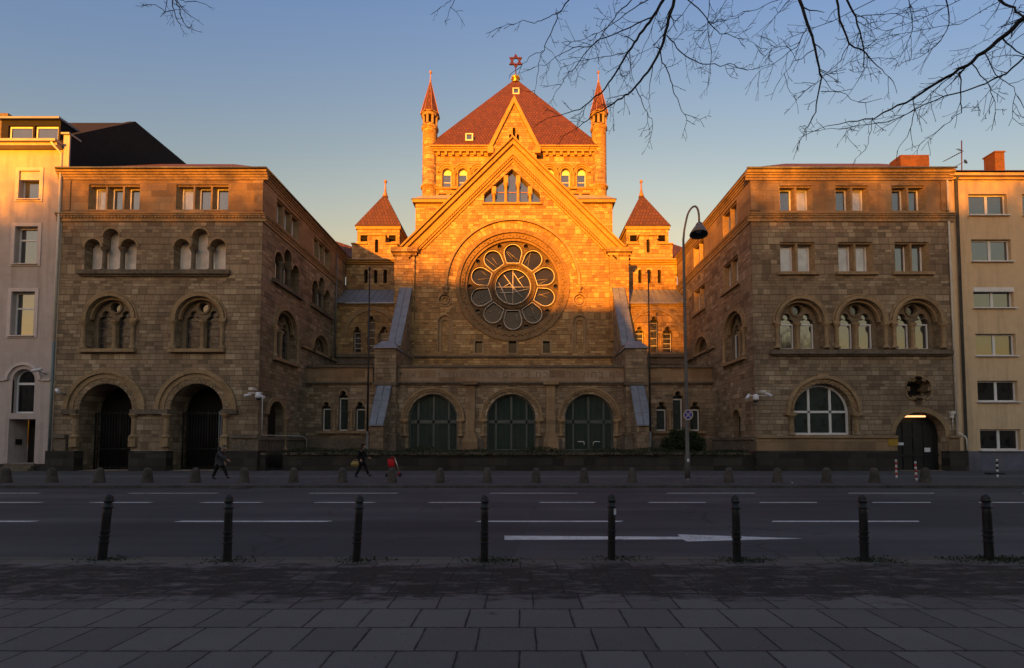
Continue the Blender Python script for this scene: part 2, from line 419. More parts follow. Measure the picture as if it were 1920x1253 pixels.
def glass(name, col, rough=.03, ior=1.75, wav=.012):
    m, nt, b = newmat(name); pos = objpos(nt)
    L(nt, ramp(nt, noise(nt, pos, 1.3, 3), [(.35, tuple(x * .8 for x in col)), (.65, tuple(x * 1.15 for x in col))]), b.inputs['Base Color'])
    b.inputs['Roughness'].default_value = rough; b.inputs['IOR'].default_value = ior
    bump(nt, b, noise(nt, pos, 1.1, 1), .5, wav)
glass('glass_dark', (.012, .013, .015))
glass('glass_clear', (.035, .038, .045), ior=2.4)
glass('glass_rose', (.018, .016, .016), rough=.12, ior=1.36, wav=.02)
glass('glass_curtain', (.40, .40, .42), ior=2.0)
glass('glass_hall', (.020, .032, .030), ior=1.9)
# green hall windows: pleated curtain seen in the glass
m, nt, b = newmat('glass_pleated'); uv = uvpos(nt)
wv = N(nt, "ShaderNodeTexWave", wave_type='BANDS', bands_direction='X'); wv.inputs['Scale'].default_value = 3.4; wv.inputs['Distortion'].default_value = 1.6; wv.inputs['Detail'].default_value = 2; wv.inputs['Detail Scale'].default_value = .6
L(nt, uv, wv.inputs[0]); L(nt, ramp(nt, wv.outputs['Fac'], [(.1, (.016, .026, .023)), (.9, (.042, .062, .055))]), b.inputs['Base Color'])
b.inputs['Roughness'].default_value = .05; b.inputs['IOR'].default_value = 1.8
bump(nt, b, noise(nt, objpos(nt), 1.1, 1), .5, .01)
# stained glass: leaded pieces of dark colour
m, nt, b = newmat('glass_leaded'); uv = uvpos(nt)
vo = N(nt, "ShaderNodeTexVoronoi", feature='DISTANCE_TO_EDGE'); vo.inputs['Scale'].default_value = 4.5; L(nt, uv, vo.inputs['Vector'])
vc = N(nt, "ShaderNodeTexVoronoi"); vc.inputs['Scale'].default_value = 4.5; L(nt, uv, vc.inputs['Vector'])
sp = N(nt, "ShaderNodeSeparateColor"); L(nt, vc.outputs['Color'], sp.inputs[0])
c = ramp(nt, sp.outputs[0], [(0, (.020, .021, .026)), (.5, (.050, .048, .056)), (.8, (.10, .096, .10)), (1, (.035, .040, .05))])
c = mix(nt, ramp(nt, vo.outputs[0], [(.02, (1, 1, 1)), (.05, (0, 0, 0))]), c, (.012, .012, .012))
L(nt, c, b.inputs['Base Color']); b.inputs['Roughness'].default_value = .25; b.inputs['IOR'].default_value = 1.38
bump(nt, b, math_(nt, 'ADD', sp.outputs[1], noise(nt, objpos(nt), 5, 2)), .12, .01)
# asphalt
m, nt, b = newmat('asphalt'); pos = objpos(nt)
g = noise(nt, pos, 55, 3, .8)
mp = N(nt, "ShaderNodeMapping"); mp.inputs['Scale'].default_value = (.045, .85, 1); L(nt, pos, mp.inputs[0])
band = noise(nt, mp.outputs[0], 1.0, 4, .6); patch = noise(nt, pos, .22, 5, .6)
t = math_(nt, 'ADD', math_(nt, 'MULTIPLY', g, .25), math_(nt, 'ADD', math_(nt, 'MULTIPLY', band, .45), math_(nt, 'MULTIPLY', patch, .3)))
ac_ = ramp(nt, t, [(.38, (.030, .029, .032)), (.5, (.055, .053, .056)), (.62, (.094, .090, .090))])
# old trench repairs: large darker rectangles, and fine cracks
pv = N(nt, "ShaderNodeTexVoronoi", distance='CHEBYCHEV'); pv.inputs['Scale'].default_value = .16; mpv = N(nt, "ShaderNodeMapping"); mpv.inputs['Scale'].default_value = (.5, 1.6, 0); mpv.inputs['Rotation'].default_value = (0, 0, .03); L(nt, pos, mpv.inputs[0]); L(nt, mpv.outputs[0], pv.inputs['Vector'])
pc = N(nt, "ShaderNodeSeparateColor"); L(nt, pv.outputs['Color'], pc.inputs[0])
ac_ = mix(nt, ramp(nt, pc.outputs[0], [(.70, (0, 0, 0)), (.705, (.45, .45, .45))]), ac_, (.034, .033, .036))
cv_ = N(nt, "ShaderNodeTexVoronoi", feature='DISTANCE_TO_EDGE'); cv_.inputs['Scale'].default_value = .42
wv_ = mix(nt, .06, pos, N(nt, "ShaderNodeTexNoise").outputs['Color']); mpc = N(nt, "ShaderNodeMapping"); mpc.inputs['Scale'].default_value = (1, 1, 0)
nz = N(nt, "ShaderNodeTexNoise"); nz.inputs['Scale'].default_value = 3.0; nz.inputs['Detail'].default_value = 5; L(nt, pos, nz.inputs['Vector'])
va = N(nt, "ShaderNodeVectorMath", operation='MULTIPLY_ADD'); L(nt, nz.outputs['Color'], va.inputs[0]); va.inputs[1].default_value = (.55, .55, 0); L(nt, pos, va.inputs[2]); L(nt, va.outputs[0], mpc.inputs[0]); L(nt, mpc.outputs[0], cv_.inputs['Vector'])
ac_ = mix(nt, math_(nt, 'MULTIPLY', ramp(nt, cv_.outputs[0], [(.004, (1, 1, 1)), (.011, (0, 0, 0))]), ramp(nt, noise(nt, pos, .3, 2), [(.5, (0, 0, 0)), (.6, (.7, .7, .7))])), ac_, (.018, .017, .018))
L(nt, ac_, b.inputs['Base Color'])
b.inputs['Roughness'].default_value = .88; b.inputs['Specular IOR Level'].default_value = .3; bump(nt, b, g, .5, .008)
# pavements
def slabs(name, bw, rh, off, c1, c2, mort, vo=0.0, uo=0.0, dirt=None, msz=.009):
    m, nt, b = newmat(name); pos = objpos(nt)
    sep = N(nt, "ShaderNodeSeparateXYZ"); L(nt, pos, sep.inputs[0])
    v = math_(nt, 'ADD', sep.outputs[1], vo)
    # slightly wandering joints
    wob = noise(nt, pos, 2.2, 3, .6)
    u = math_(nt, 'ADD', sep.outputs[0], math_(nt, 'MULTIPLY_ADD', wob, .035, uo))
    v = math_(nt, 'ADD', v, math_(nt, 'MULTIPLY', noise(nt, pos, 1.7, 2, .5), .03))
    cm = N(nt, "ShaderNodeCombineXYZ"); L(nt, u, cm.inputs[0]); L(nt, v, cm.inputs[1])
    br = N(nt, "ShaderNodeTexBrick"); br.offset = off
    for k, x in (('Scale', 1), ('Mortar Size', msz), ('Mortar Smooth', .35), ('Bias', 0), ('Brick Width', bw), ('Row Height', rh)): br.inputs[k].default_value = x
    br.inputs['Color1'].default_value = (0, 0, 0, 1); br.inputs['Color2'].default_value = (1, 1, 1, 1); br.inputs['Mortar'].default_value = (.5, .5, .5, 1)
    L(nt, cm.outputs[0], br.inputs['Vector'])
    g = noise(nt, pos, 70, 3, .8); p = noise(nt, pos, 1.3, 6, .65)
    sp = N(nt, "ShaderNodeTexVoronoi"); sp.inputs['Scale'].default_value = 13; L(nt, pos, sp.inputs['Vector'])
    spots = ramp(nt, sp.outputs['Distance'], [(.05, (1, 1, 1)), (.16, (0, 0, 0))])
    t = math_(nt, 'ADD', math_(nt, 'MULTIPLY', br.outputs['Color'], .30), math_(nt, 'ADD', math_(nt, 'MULTIPLY', g, .46), math_(nt, 'MULTIPLY', p, .30)))
    c = ramp(nt, t, [(.28, c1), (.74, c2)])
    c = mix(nt, math_(nt, 'MULTIPLY', spots, math_(nt, 'MULTIPLY', ramp(nt, noise(nt, pos, 3.1, 4, .7), [(.5, (0, 0, 0)), (.62, (1, 1, 1))]), .85)), c, tuple(x * .3 for x in c1))
    jw = ramp(nt, noise(nt, pos, 3.0, 5, .7), [(.38, (.55, .55, .55)), (.6, (1, 1, 1))])
    ew = noise(nt, pos, 9, 5, .75)      # chipped, dirty slab edges
    br2 = N(nt, "ShaderNodeTexBrick"); br2.offset = off
    for k, x in (('Scale', 1), ('Mortar Size', msz * 3.6), ('Mortar Smooth', 1.0), ('Bias', 0), ('Brick Width', bw), ('Row Height', rh)): br2.inputs[k].default_value = x
    L(nt, cm.outputs[0], br2.inputs['Vector'])
    c = mix(nt, math_(nt, 'MULTIPLY', br2.outputs['Fac'], ramp(nt, ew, [(.45, (0, 0, 0)), (.62, (.8, .8, .8))])), c, tuple(x * .45 for x in c1))
    c = mix(nt, math_(nt, 'MULTIPLY', br.outputs['Fac'], jw), c, mort)
    h = math_(nt, 'ADD', math_(nt, 'MULTIPLY', br.outputs['Fac'], -1), math_(nt, 'MULTIPLY', g, .25))
    if dirt:
        y0, y1 = dirt     # wind-blown soil and moss lie in a strip along the kerb
        d1 = N(nt, "ShaderNodeMapRange", interpolation_type='SMOOTHSTEP'); L(nt, sep.outputs[1], d1.inputs[0]); d1.inputs[1].default_value = y0 - .45; d1.inputs[2].default_value = y0 + .25
        d2 = N(nt, "ShaderNodeMapRange", interpolation_type='SMOOTHSTEP'); L(nt, sep.outputs[1], d2.inputs[0]); d2.inputs[1].default_value = y1 - .15; d2.inputs[2].default_value = y1 + .5; d2.inputs[3].default_value = 1; d2.inputs[4].default_value = .30
        mpx = N(nt, "ShaderNodeMapping"); mpx.inputs['Scale'].default_value = (.8, 2.6, 1); L(nt, pos, mpx.inputs[0])
        zone = math_(nt, 'MULTIPLY', d1.outputs[0], d2.outputs[0])
        dn = math_(nt, 'ADD', noise(nt, mpx.outputs[0], 2.6, 8, .78), math_(nt, 'ADD', math_(nt, 'MULTIPLY', zone, .26), math_(nt, 'MULTIPLY', br.outputs['Fac'], .14)))
        soil = ramp(nt, dn, [(.64, (0, 0, 0)), (.76, (1, 1, 1))])
        sc_ = ramp(nt, noise(nt, pos, 26, 4, .8), [(.35, (.012, .011, .009)), (.65, (.026, .023, .018))])
        c = mix(nt, math_(nt, 'MULTIPLY', soil, .86), c, sc_)
        h = math_(nt, 'ADD', h, math_(nt, 'MULTIPLY', soil, math_(nt, 'MULTIPLY_ADD', noise(nt, pos, 30, 3, .8), 1.2, .4)))
    L(nt, c, b.inputs['Base Color']); b.inputs['Roughness'].default_value = .93; b.inputs['Specular IOR Level'].default_value = .25
    bump(nt, b, h, .6, .012)
slabs('paving_near', .512, .475, .72, (.080, .070, .065), (.150, .132, .122), (.014, .012, .011), vo=-.06, uo=.0, dirt=(5.15, 6.35))
slabs('paving_far', .5, .5, .5, (.055, .052, .052), (.090, .086, .086), (.022, .021, .020))
slabs('paving_light', .5, .25, .5, (.085, .083, .088), (.125, .122, .128), (.05, .05, .05))
slabs('kerb_row', 1.0, .36, .5, (.075, .068, .055), (.125, .112, .09), (.016, .014, .012))
plain('park_earth', (.035, .032, .022), .95, .3, 2, bstr=.4)
# foliage
def leafmat(name, c1, c2):
    m, nt, b = newmat(name); pos = objpos(nt)
    L(nt, ramp(nt, noise(nt, pos, 5, 3, .7), [(.3, c1), (.7, c2)]), b.inputs['Base Color'])
    b.inputs['Roughness'].default_value = .7; b.inputs['Specular IOR Level'].default_value = .2
leafmat('leaf_dark', (.010, .017, .006), (.035, .05, .018)); leafmat('leaf_ivy', (.014, .022, .008), (.045, .055, .022))
# the lit tube over the gate
m, nt, b = newmat('tube_light'); b.inputs['Base Color'].default_value = (.9, .7, .5, 1)
b.inputs['Emission Color'].default_value = (1.0, .50, .20, 1); b.inputs['Emission Strength'].default_value = .55

nt = M['marking_paint'].node_tree; b = nt.nodes["Principled BSDF"]; src = b.inputs['Base Color'].links[0].from_socket; pos = objpos(nt)
L(nt, mix(nt, ramp(nt, math_(nt, 'ADD', math_(nt, 'MULTIPLY', noise(nt, pos, 22, 5, .75), .7), math_(nt, 'MULTIPLY', noise(nt, pos, 1.5, 3), .3)), [(.38, (.85, .85, .85)), (.47, (0, 0, 0))]), src, (.07, .068, .07)), b.inputs['Base Color'])
# ================================================================== SETTING
SW = 0.12                                   # pavement level
KN = 6.95; KF = 18.45                       # kerbs of the near and far pavement
def sheet(name, x0, x1, y0, y1, z0, z1, mat, kind='structure'):
    mb = MB(); mb.box(x0, x1, y0, y1, z0, z1); return tag(mb.build(name, mat), kind=kind)
sheet('ground', -400, 400, -300, 500, -1.0, -0.05, M['park_earth'])
sheet('road', -120, 120, KN, KF, -.5, 0.0, M['asphalt'])
sheet('near_pavement', -60, 60, -2.5, 6.60, -.4, SW, M['paving_near'])
sheet('near_kerb', -60, 60, 6.604, KN, -.4, SW - .003, M['kerb_row'])
sheet('far_kerb', -120, 120, KF, KF + .30, -.4, SW - .004, M['kerb_stone'])
sheet('far_pavement', -120, 120, KF + .304, 22.85, -.4, SW, M['paving_far'])
sheet('far_cycle_path', -120, 120, 22.854, 23.85, -.4, SW + .001, M['paving_light'])
sheet('far_footway', -120, 120, 23.854, 29.5, -.4, SW, M['paving_far'])
sheet('park_path', -80, 80, -12, -2.504, -.4, .10, M['park_earth'])
def marking(Y, w, segs, y_px, label, group, slant=.10):
    for a, b in segs:
        x0 = AX(a, y_px, Y); x1 = AX(b, y_px, Y); mb = MB(); h = w / 2
        P = [(x0, Y - h), (x1 - slant, Y - h), (x1, Y + h), (x0 + slant, Y + h)]
        n = 4; mb.add([(p[0], p[1], .004) for p in P] + [(p[0], p[1], -.01) for p in P], [(0, 1, 2, 3)] + [(k, (k + 1) % n, n + (k + 1) % n, n + k) for k in range(n)])
        tag(mb.build('road_marking', M['marking_paint']), kind='structure')
y1 = ground(0, 925.0).y; y2 = ground(0, 942.3).y; y3 = ground(0, 977.8).y
marking(y1, .10, [(-98, 75), (241, 410), (579, 747), (917, 1084), (1249, 1418), (1588, 1754), (1915, 2100)], 925, '', '')
marking(y2, .12, [(-40, 80), (170, 285), (377, 492), (590, 704), (803, 909), (1010, 1118), (1214, 1326), (1422, 1535), (1633, 1748), (1832, 1945)], 942, '', '')
marking(y3, .13, [(-210, 68), (331, 621), (892, 1170), (1444, 1727), (2000, 2280)], 978, '', '')
# the straight-on arrow painted on the nearest lane
mb = MB(); ya = ground(0, 1009).y; q = [ground(946, 1005), ground(1274, 1007), ground(1271, 1002.5), ground(1502, 1010), ground(1289, 1015.5), ground(1279, 1011.5), ground(946, 1012.5)]
mb.add([(p.x, p.y, .004) for p in q] + [(p.x, p.y, -.01) for p in q], [tuple(range(7))] + [(k, (k + 1) % 7, 7 + (k + 1) % 7, 7 + k) for k in range(7)])
tag(mb.build('road_arrow', M['marking_paint']), kind='structure')

# ================================================================== WINDOW KIT
def inset_poly(kind, g, k):
    if kind == 'rect': u0, u1, v0, v1 = g; return rect(u0 + k, u1 - k, v0 + k, v1 - k)
    u0, u1, v0, vs = g; return arched(u0 + k, u1 - k, v0 + k, vs)
def sash(F, parent, kind, g, d, fw, mf, mp, bars=(), th=.06, pane_name='pane'):
    """a frame of width fw with its pane, and glazing bars (u0,u1,v0,v1)"""
    mb = MB(); slab(mb, F, inset_poly(kind, g, 0), [inset_poly(kind, g, fw)], d - th, d)
    for b in bars: fbox(mb, F, b[0], b[1], b[2], b[3], d - th, d - .005)
    fr = mb.build('frame', M[mf], parent)
    mb = MB(); plate(mb, F, inset_poly(kind, g, fw * .6), [], d - th * .6); mb.build(pane_name, M[mp], parent)
    return fr
def lights(W, u0, u1, v0, v1, n, mp='glass_clear', mf='white_paint', depth=.42, stone='stone_trim', sill=None, hood=False):
    """group of n square-headed lights with splayed stone mullions"""
    F = W.F; W.hole(rect(u0, u1, v0, v1), depth + .1)
    mb = MB(); step = (u1 - u0) / n
    for i in range(n + 1):
        c = u0 + i * step
        hl0, hr0 = (.055, .055); hl1, hr1 = (.16, .16)
        if i == 0: hl0 = hl1 = -.002
        if i == n: hr0 = hr1 = -.002
        if i == 0: hr0 = .003
        if i == n: hl0 = .003
        d0 = -.004 if i in (0, n) else -.07
        mb.hexa([F(c - hl0, v0, d0), F(c + hr0, v0, d0), F(c - hl1, v0, -depth), F(c + hr1, v0, -depth),
                 F(c - hl0, v1, d0), F(c + hr0, v1, d0), F(c - hl1, v1, -depth), F(c + hr1, v1, -depth)])
    if sill: fbox(mb, F, u0 - sill, u1 + sill, v0 - .19, v0 - .003, -.1, .16)
    else: fbox(mb, F, u0 + .002, u1 - .002, v0 + .002, v0 + .06, -depth, -.02)
    fbox(mb, F, u0 + .002, u1 - .002, v1 - .10, v1 - .002, -depth, -.09)
    w = mb.build('window', M[stone], W.root)
    for i in range(n):
        a = u0 + i * step + .13; b = u0 + (i + 1) * step - .13
        sash(F, w, 'rect', (a, b, v0 + .05, v1 - .06), -depth + .04, .10, mf, mp if isinstance(mp, str) else mp[i])
    return w
def triple_arches(W, c, v0, vcap, r, gap, rise, mp='grey_panel'):
    """three round-headed niches, the middle one taller, on two columns"""
    F = W.F; o = r * 2 + gap
    P = [(c - o - r, v0), (c + o + r, v0), (c + o + r, vcap)] + arc(c + o, vcap, r, 0, 180, 12)[1:] + [(c + r, vcap)] + \
        [(c + r, vcap + rise)] + arc(c, vcap + rise, r, 0, 180, 12)[1:] + [(c - r, vcap)] + arc(c - o, vcap, r, 0, 180, 12)
    W.hole(P, .62)
    mb = MB()
    for cc, vs in ((c - o, vcap), (c, vcap + rise), (c + o, vcap)): ring(mb, F, cc, vs, r, r + .13, -.10, .035, 0, 180, 14)
    w = mb.build('niche_window', M['stone_trim'], W.root)
    for s in (-1, 1):
        m2 = MB(); column(m2, F, c + s * (o / 2), v0 + .02, vcap + .02, .13, -.24); m2.build('column', M['stone_grey'], w)
    for cc, top in ((c - o, vcap), (c, vcap + rise), (c + o, vcap)):
        m3 = MB(); plate(m3, F, arched(cc - r - gap * .45, cc + r + gap * .45, v0 + .03, top, 12), [], -.55); m3.build('pane', M[mp], w)
    return w
def bifora(W, c, w, v0, vs, mp='glass_leaded', mf=None, depth=.42, hoodw=.24, v_off=0.0, sill=.35, k=1.0):
    """two trefoil lancets and an oculus under one round arch"""
    F = W.F; h = w / 2
    W.hole(arched(c - h, c + h, v0, vs), depth + .32)
    mb = MB()
    ring(mb, F, c, vs, h + .03, h + hoodw, -.05, .13, 0, 180, 26); ring(mb, F, c, vs, h - .14, h - .005, -.30, -.10, 0, 180, 26)
    ring(mb, F, c, vs, h + hoodw + .04, h + hoodw + .12, -.05, .07, 0, 180, 26)
    for s in (-1, 1):
        fbox(mb, F, min(c + s * (h - .02), c + s * (h + .42)), max(c + s * (h - .02), c + s * (h + .42)), vs - .16, vs - .004, -.1, .20)
        column(mb, F, c + s * (h + .14), v0 + .02, vs - .165, .115, .07)
    if sill is not None: fbox(mb, F, c - h - sill, c + h + sill, v0 - .21, v0 - .003, -.1, .24)
    win = mb.build('arched_window', M['stone_trim'], W.root)
    lw = w * .315 * k; g = w * .072; sp = vs + .0 * w
    l1 = (c - g - lw, c - g); l2 = (c + g, c + g + lw)
    mt = MB()
    slab(mt, F, arched(c - h + .003, c + h - .003, v0 + .004, vs, 22), [trefoil(l1[0], l1[1], v0 + .05, sp), trefoil(l2[0], l2[1], v0 + .05, sp), circle(c, vs + h * .60, w * .105, 14)], -depth - .2, -depth)
    ring(mt, F, c, vs + h * .60, w * .115, w * .16, -depth - .01, -depth + .07, 0, 360, 16)
    mt.build('tracery', M['tracery_stone'], win)
    mc = MB(); column(mc, F, c, v0 + .02, vs - .02, .13, -depth + .03); mc.build('column', M['stone_trim'], win)
    dp = -depth - .16
    for a, b in (l1, l2):
        m3 = MB(); plate(m3, F, arched(a - .06, b + .06, v0 + .03, sp + lw * .2, 12), [], dp); m3.build('pane', M[mp], win)
        m4 = MB()
        if mf:
            slab(m4, F, rect(a - .02, b + .02, v0 + .06, sp - .04), [rect(a + .07, b - .07, v0 + .13, sp - .12)], dp, dp + .06)
            m4.build('frame', M[mf], win)
        else:
            for j in range(1, 5): fbox(m4, F, a, b, v0 + (sp - v0) * j / 4 - .02, v0 + (sp - v0) * j / 4 + .02, dp + .005, dp + .03)
            m4.build('glazing_bar', M['stone_grey'], win)
    m5 = MB(); plate(m5, F, circle(c, vs + h * .60, w * .12, 12), [], dp); m5.build('oculus_pane', M['glass_dark'], win)
    return win
def trefoil_group(W, lights_, v0, mp='glass_leaded', mf=None, depth=.35, bars=4, stone='stone_trim', name='lancet_window', lintel=None):
    """three trefoil-headed lancets, list of (u0,u1,vspring)"""
    F = W.F; mb = MB()
    for a, b, sp in lights_: W.hole(trefoil(a, b, v0, sp), depth + .2)
    us = [l[0] for l in lights_] + [l[1] for l in lights_]
    fbox(mb, F, min(us) - .35, max(us) + .35, v0 - .2, v0 - .003, -.1, .18)
    win = mb.build(name, M[stone], W.root)
    for a, b, sp in lights_:
        mr = MB(); ring(mr, F, (a + b) / 2, sp + .44 * (b - a), .30 * (b - a), .44 * (b - a), -.05, .07, -25, 205, 12); mr.build('lancet_head', M[stone], win)
    for i in range(len(lights_) - 1):
        mr = MB(); column(mr, F, (lights_[i][1] + lights_[i + 1][0]) / 2, v0 + .02, min(lights_[i][2], lights_[i + 1][2]) - .05, .11, .03); mr.build('column', M[stone], win)
    for a, b, sp in lights_:
        dp = -depth; top = sp + .75 * (b - a)
        m3 = MB(); plate(m3, F, rect(a - .05, b + .05, v0, top), [], dp - .03); m3.build('pane', M[mp], win)
        m4 = MB()
        if mf:
            slab(m4, F, rect(a - .01, b + .01, v0 + .02, sp), [rect(a + .07, b - .07, v0 + .10, sp - .09)], dp - .05, dp + .03)
        else:
            slab(m4, F, rect(a - .01, b + .01, v0 + .02, top), [rect(a + .035, b - .035, v0 + .055, top - .03)], dp - .04, dp + .01)
            for j in range(1, bars): fbox(m4, F, a + .03, b - .03, v0 + (sp - v0) * j / (bars - 1) - .02, v0 + (sp - v0) * j / (bars - 1) + .02, dp - .02, dp + .01)
        m4.build('frame', M[mf] if mf else M['pipe_white'], win)
    return win
def fpx(Y):
    X = lambda px, py: AX(px, py, Y)
    Z = lambda py: AZ(py, Y)
    return X, Z

# ================================================================== LEFT WING
YW = 28.0
X, Z = fpx(YW)
XL0 = X(108, 600); XL1 = X(488, 600)
lw = thing('wing_building', (XL0, YW, SW), 'four storey sandstone wing with two round portals at street level, beside the mauve house', 'building')
W = Wall(front(YW), lw)
F = W.F
for a, b in ((166, 262), (330, 428)):
    lights(W, X(a, 370), X(b, 370), Z(394.5), Z(346), 3, ['glass_curtain', 'glass_clear', 'glass_clear'])
r_ = 15.2 / 30.4; s_ = 30.36
for c in (207, 374.5):
    triple_arches(W, X(c, 480), Z(507), Z(463), r_, .13, 20 / s_)
mb = MB(); fbox(mb, F, X(148, 510), X(433, 510), Z(515.5), Z(507.6), -.05, .22); fbox(mb, F, X(152, 510), X(429, 510), Z(519), Z(515.6), -.05, .10)
mb.build('sill', M['stone_grey'], lw)
for c in (206, 373):
    bifora(W, X(c, 600), 84 / s_, Z(655), Z(598))
# portals
zp = Z(769)
for c in (197.5, 368):
    cu = X(c, 770); r = 50 / s_
    W.hole(arched(cu - r, cu + r, SW + .02, zp, 26), 1.5)
    mb = MB()
    ring(mb, F, cu, zp, r + .002, r + .34, -.35, -.06, 0, 180, 36)
    ring(mb, F, cu, zp, r + .34, r + .62, -.08, .04, 0, 180, 36)
    ring(mb, F, cu, zp, r + .625, r + .88, -.06, .14, 0, 180, 36)
    # twisted foliage carved round the inner order
    for k in range(44):
        t = R(180 * (k + .5) / 44); rr = r + .17 + .07 * (1 if k % 2 else -1)
        p = F(cu + rr * math.cos(t), zp + rr * math.sin(t), -.03)
        mb.lathe([(.02, -.05), (.085, -.01), (.075, .03), (.02, .06)], p, 6, axis=(0, -1, 0))
    po = mb.build('portal_arch', M['stone_trim'], lw)
    for s in (-1, 1):
        m2 = MB(); column(m2, F, cu + s * (r + .17), Z(820), zp - .25, .16, -.02); fbox(m2, F, cu + s * (r + .17) - .22, cu + s * (r + .17) + .22, Z(846) + .26, Z(820) - .003, -.05, .16)
        m2.build('column', M['stone_trim'], po)
    # iron gate in the depth of the arch, near-black plate behind paints the porch's shade
    m3 = MB(); plate(m3, F, arched(cu - r - .1, cu + r + .1, SW, zp, 20), [], -1.48); m3.build('porch_shade', M['void_dark'], lw)
    gt = MB()
    for k in range(19):
        u = cu - r + .04 + (2 * r - .08) * k / 18; gt.tube([F(u, SW + .06, -1.1), F(u, zp - .05 + .12 * (k % 2), -1.1)], .022 if k not in (0, 9, 18) else .04, 6)
    for v in (SW + .12, SW + 1.3, zp - .15): fbox(gt, F, cu - r + .02, cu + r - .02, v, v + .06, -1.13, -1.08)
    gt.build('iron_gate', M['iron_bars'], lw)
# open gate post of bright steel in the right portal
mb = MB(); u = X(406, 800)
for du in (0, .13): mb.tube([F(u + du, SW + .02, -.25), F(u + du, Z(771), -.25)], .035, 8)
fbox(mb, F, u - .03, u + .16, Z(775), Z(771), -.28, -.22)
mb.build('gate_post', M['pipe_zinc'], lw)
# impost band between and beside the arches, plinth
z0 = Z(777); z1 = Z(768); zb = Z(845.5)
each('impost_band', M['stone_grey'], lw, F, [(X(a, 770), X(b, 770), z0, z1, -.04, .18) for a, b in ((118, 147), (247.5, 318), (418, 447))])
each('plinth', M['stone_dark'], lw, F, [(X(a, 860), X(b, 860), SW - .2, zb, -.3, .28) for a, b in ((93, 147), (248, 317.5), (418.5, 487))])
for a, b in ((108, 128), (436, 487)):
    mb = MB(); fbox(mb, F, X(a, 820), X(b, 820), Z(822), Z(815), -.05, .26); fbox(mb, F, X(a, 820), X(b, 820), zb + .003, Z(822) - .003, -.05, .16); mb.build('plinth_moulding', M['stone_grey'], lw)
zt = Z(330)
mb = MB(); cornice(mb, F, XL0 - .3, XL1 + .20, Z(416), [(.20, .06), (.16, .10), (.09, .16), (.06, .20)])
n = 60
for k in range(n): u = XL0 + (XL1 - XL0) * (k + .5) / n; fbox(mb, F, u - .055, u + .055, Z(409.5) - .0, Z(406.5), -.05, .15)
mb.build('string_course', M['stone_trim'], lw)
mb = MB(); cornice(mb, F, XL0 - .3, XL1 + .30, Z(338), [(.16, .06), (.14, .11), (.12, .18), (.14, .26), (.04, .30)])
mb.build('cornice', M['stone_trim'], lw)
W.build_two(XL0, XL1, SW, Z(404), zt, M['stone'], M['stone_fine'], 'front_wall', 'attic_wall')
# smooth attic facing is the same ashlar in finer blocks: pilaster strips at its ends
each('attic_pilaster', M['stone_fine'], lw, F, [(XL1 - .55, XL1 - .003, Z(397) + .05, Z(339), -.05, .05), (XL0 + .003, XL0 + .5, Z(397) + .05, Z(339), -.05, .05)])
def side_windows(W, X0, left):
    """the wing's flank towards the forecourt"""
    K = abs(X0) * 850
    yy = lambda px: K / abs(978 - px)
    return yy
# flank
FS = side_r(XL1); WS = Wall(FS, lw); yy = lambda px: abs(XL1) * 850 / (978 - px)
YE = 41.4
za0 = Z(394.5); za1 = Z(346)
for c in (31.1, 36.5): lights(WS, c - 1.5, c + 1.5, za0, za1, 3, 'glass_curtain')
for c in (31.15, 36.5): triple_arches(WS, c, Z(507), Z(463), .5, .13, .66, 'stone_grey')
each('sill', M['stone_grey'], lw, FS, [(c - 2.0, c + 2.0, Z(515.5), Z(507.6), -.05, .2) for c in (31.15, 36.5)])
bifora(WS, 31.1, 2.7, Z(660), Z(598), sill=.3); bifora(WS, 36.5, 2.7, 9.12, Z(620) + .3, sill=None)
mb = MB(); fbox(mb, FS, 33.2, YE, 8.9, 9.1, -.05, .2); mb.build('string_course', M['stone_trim'], lw)
WS.hole(arched(29.1, 30.9, 1.3, Z(775), 16), .6)
mb = MB(); ring(mb, FS, 30.0, Z(775), .92, 1.2, -.05, .12, 0, 180, 20); column(mb, FS, 31.05, 1.3, Z(775) - .1, .13, .08); fbox(mb, FS, 30.85, 31.4, Z(775) - .1, Z(775) + .08, -.05, .25)
dr = mb.build('side_door', M['stone_trim'], lw)
mb = MB(); plate(mb, FS, arched(29.05, 30.95, 1.25, Z(775), 14), [], -.5); mb.build('door_leaf', M['dark_wood'], dr)
WS.build_two(YW, YE, SW, Z(404), zt, M['stone'], M['stone_fine'], 'side_wall', 'attic_wall')
mb = MB(); cornice(mb, FS, YW, YE, Z(416), [(.20, .06), (.16, .10), (.09, .16), (.06, .20)]); mb.build('string_course', M['stone_trim'], lw)
mb = MB(); cornice(mb, FS, YW, YE, Z(338), [(.16, .06), (.14, .11), (.12, .18), (.14, .26), (.04, .30)]); mb.build('cornice', M['stone_trim'], lw)
mb = MB(); fbox(mb, FS, YW, YE, 2.02, 2.22, -.05, .2); fbox(mb, FS, YW, YE, 1.3, 2.02, -.05, .12); mb.build('plinth_moulding', M['stone_grey'], lw)
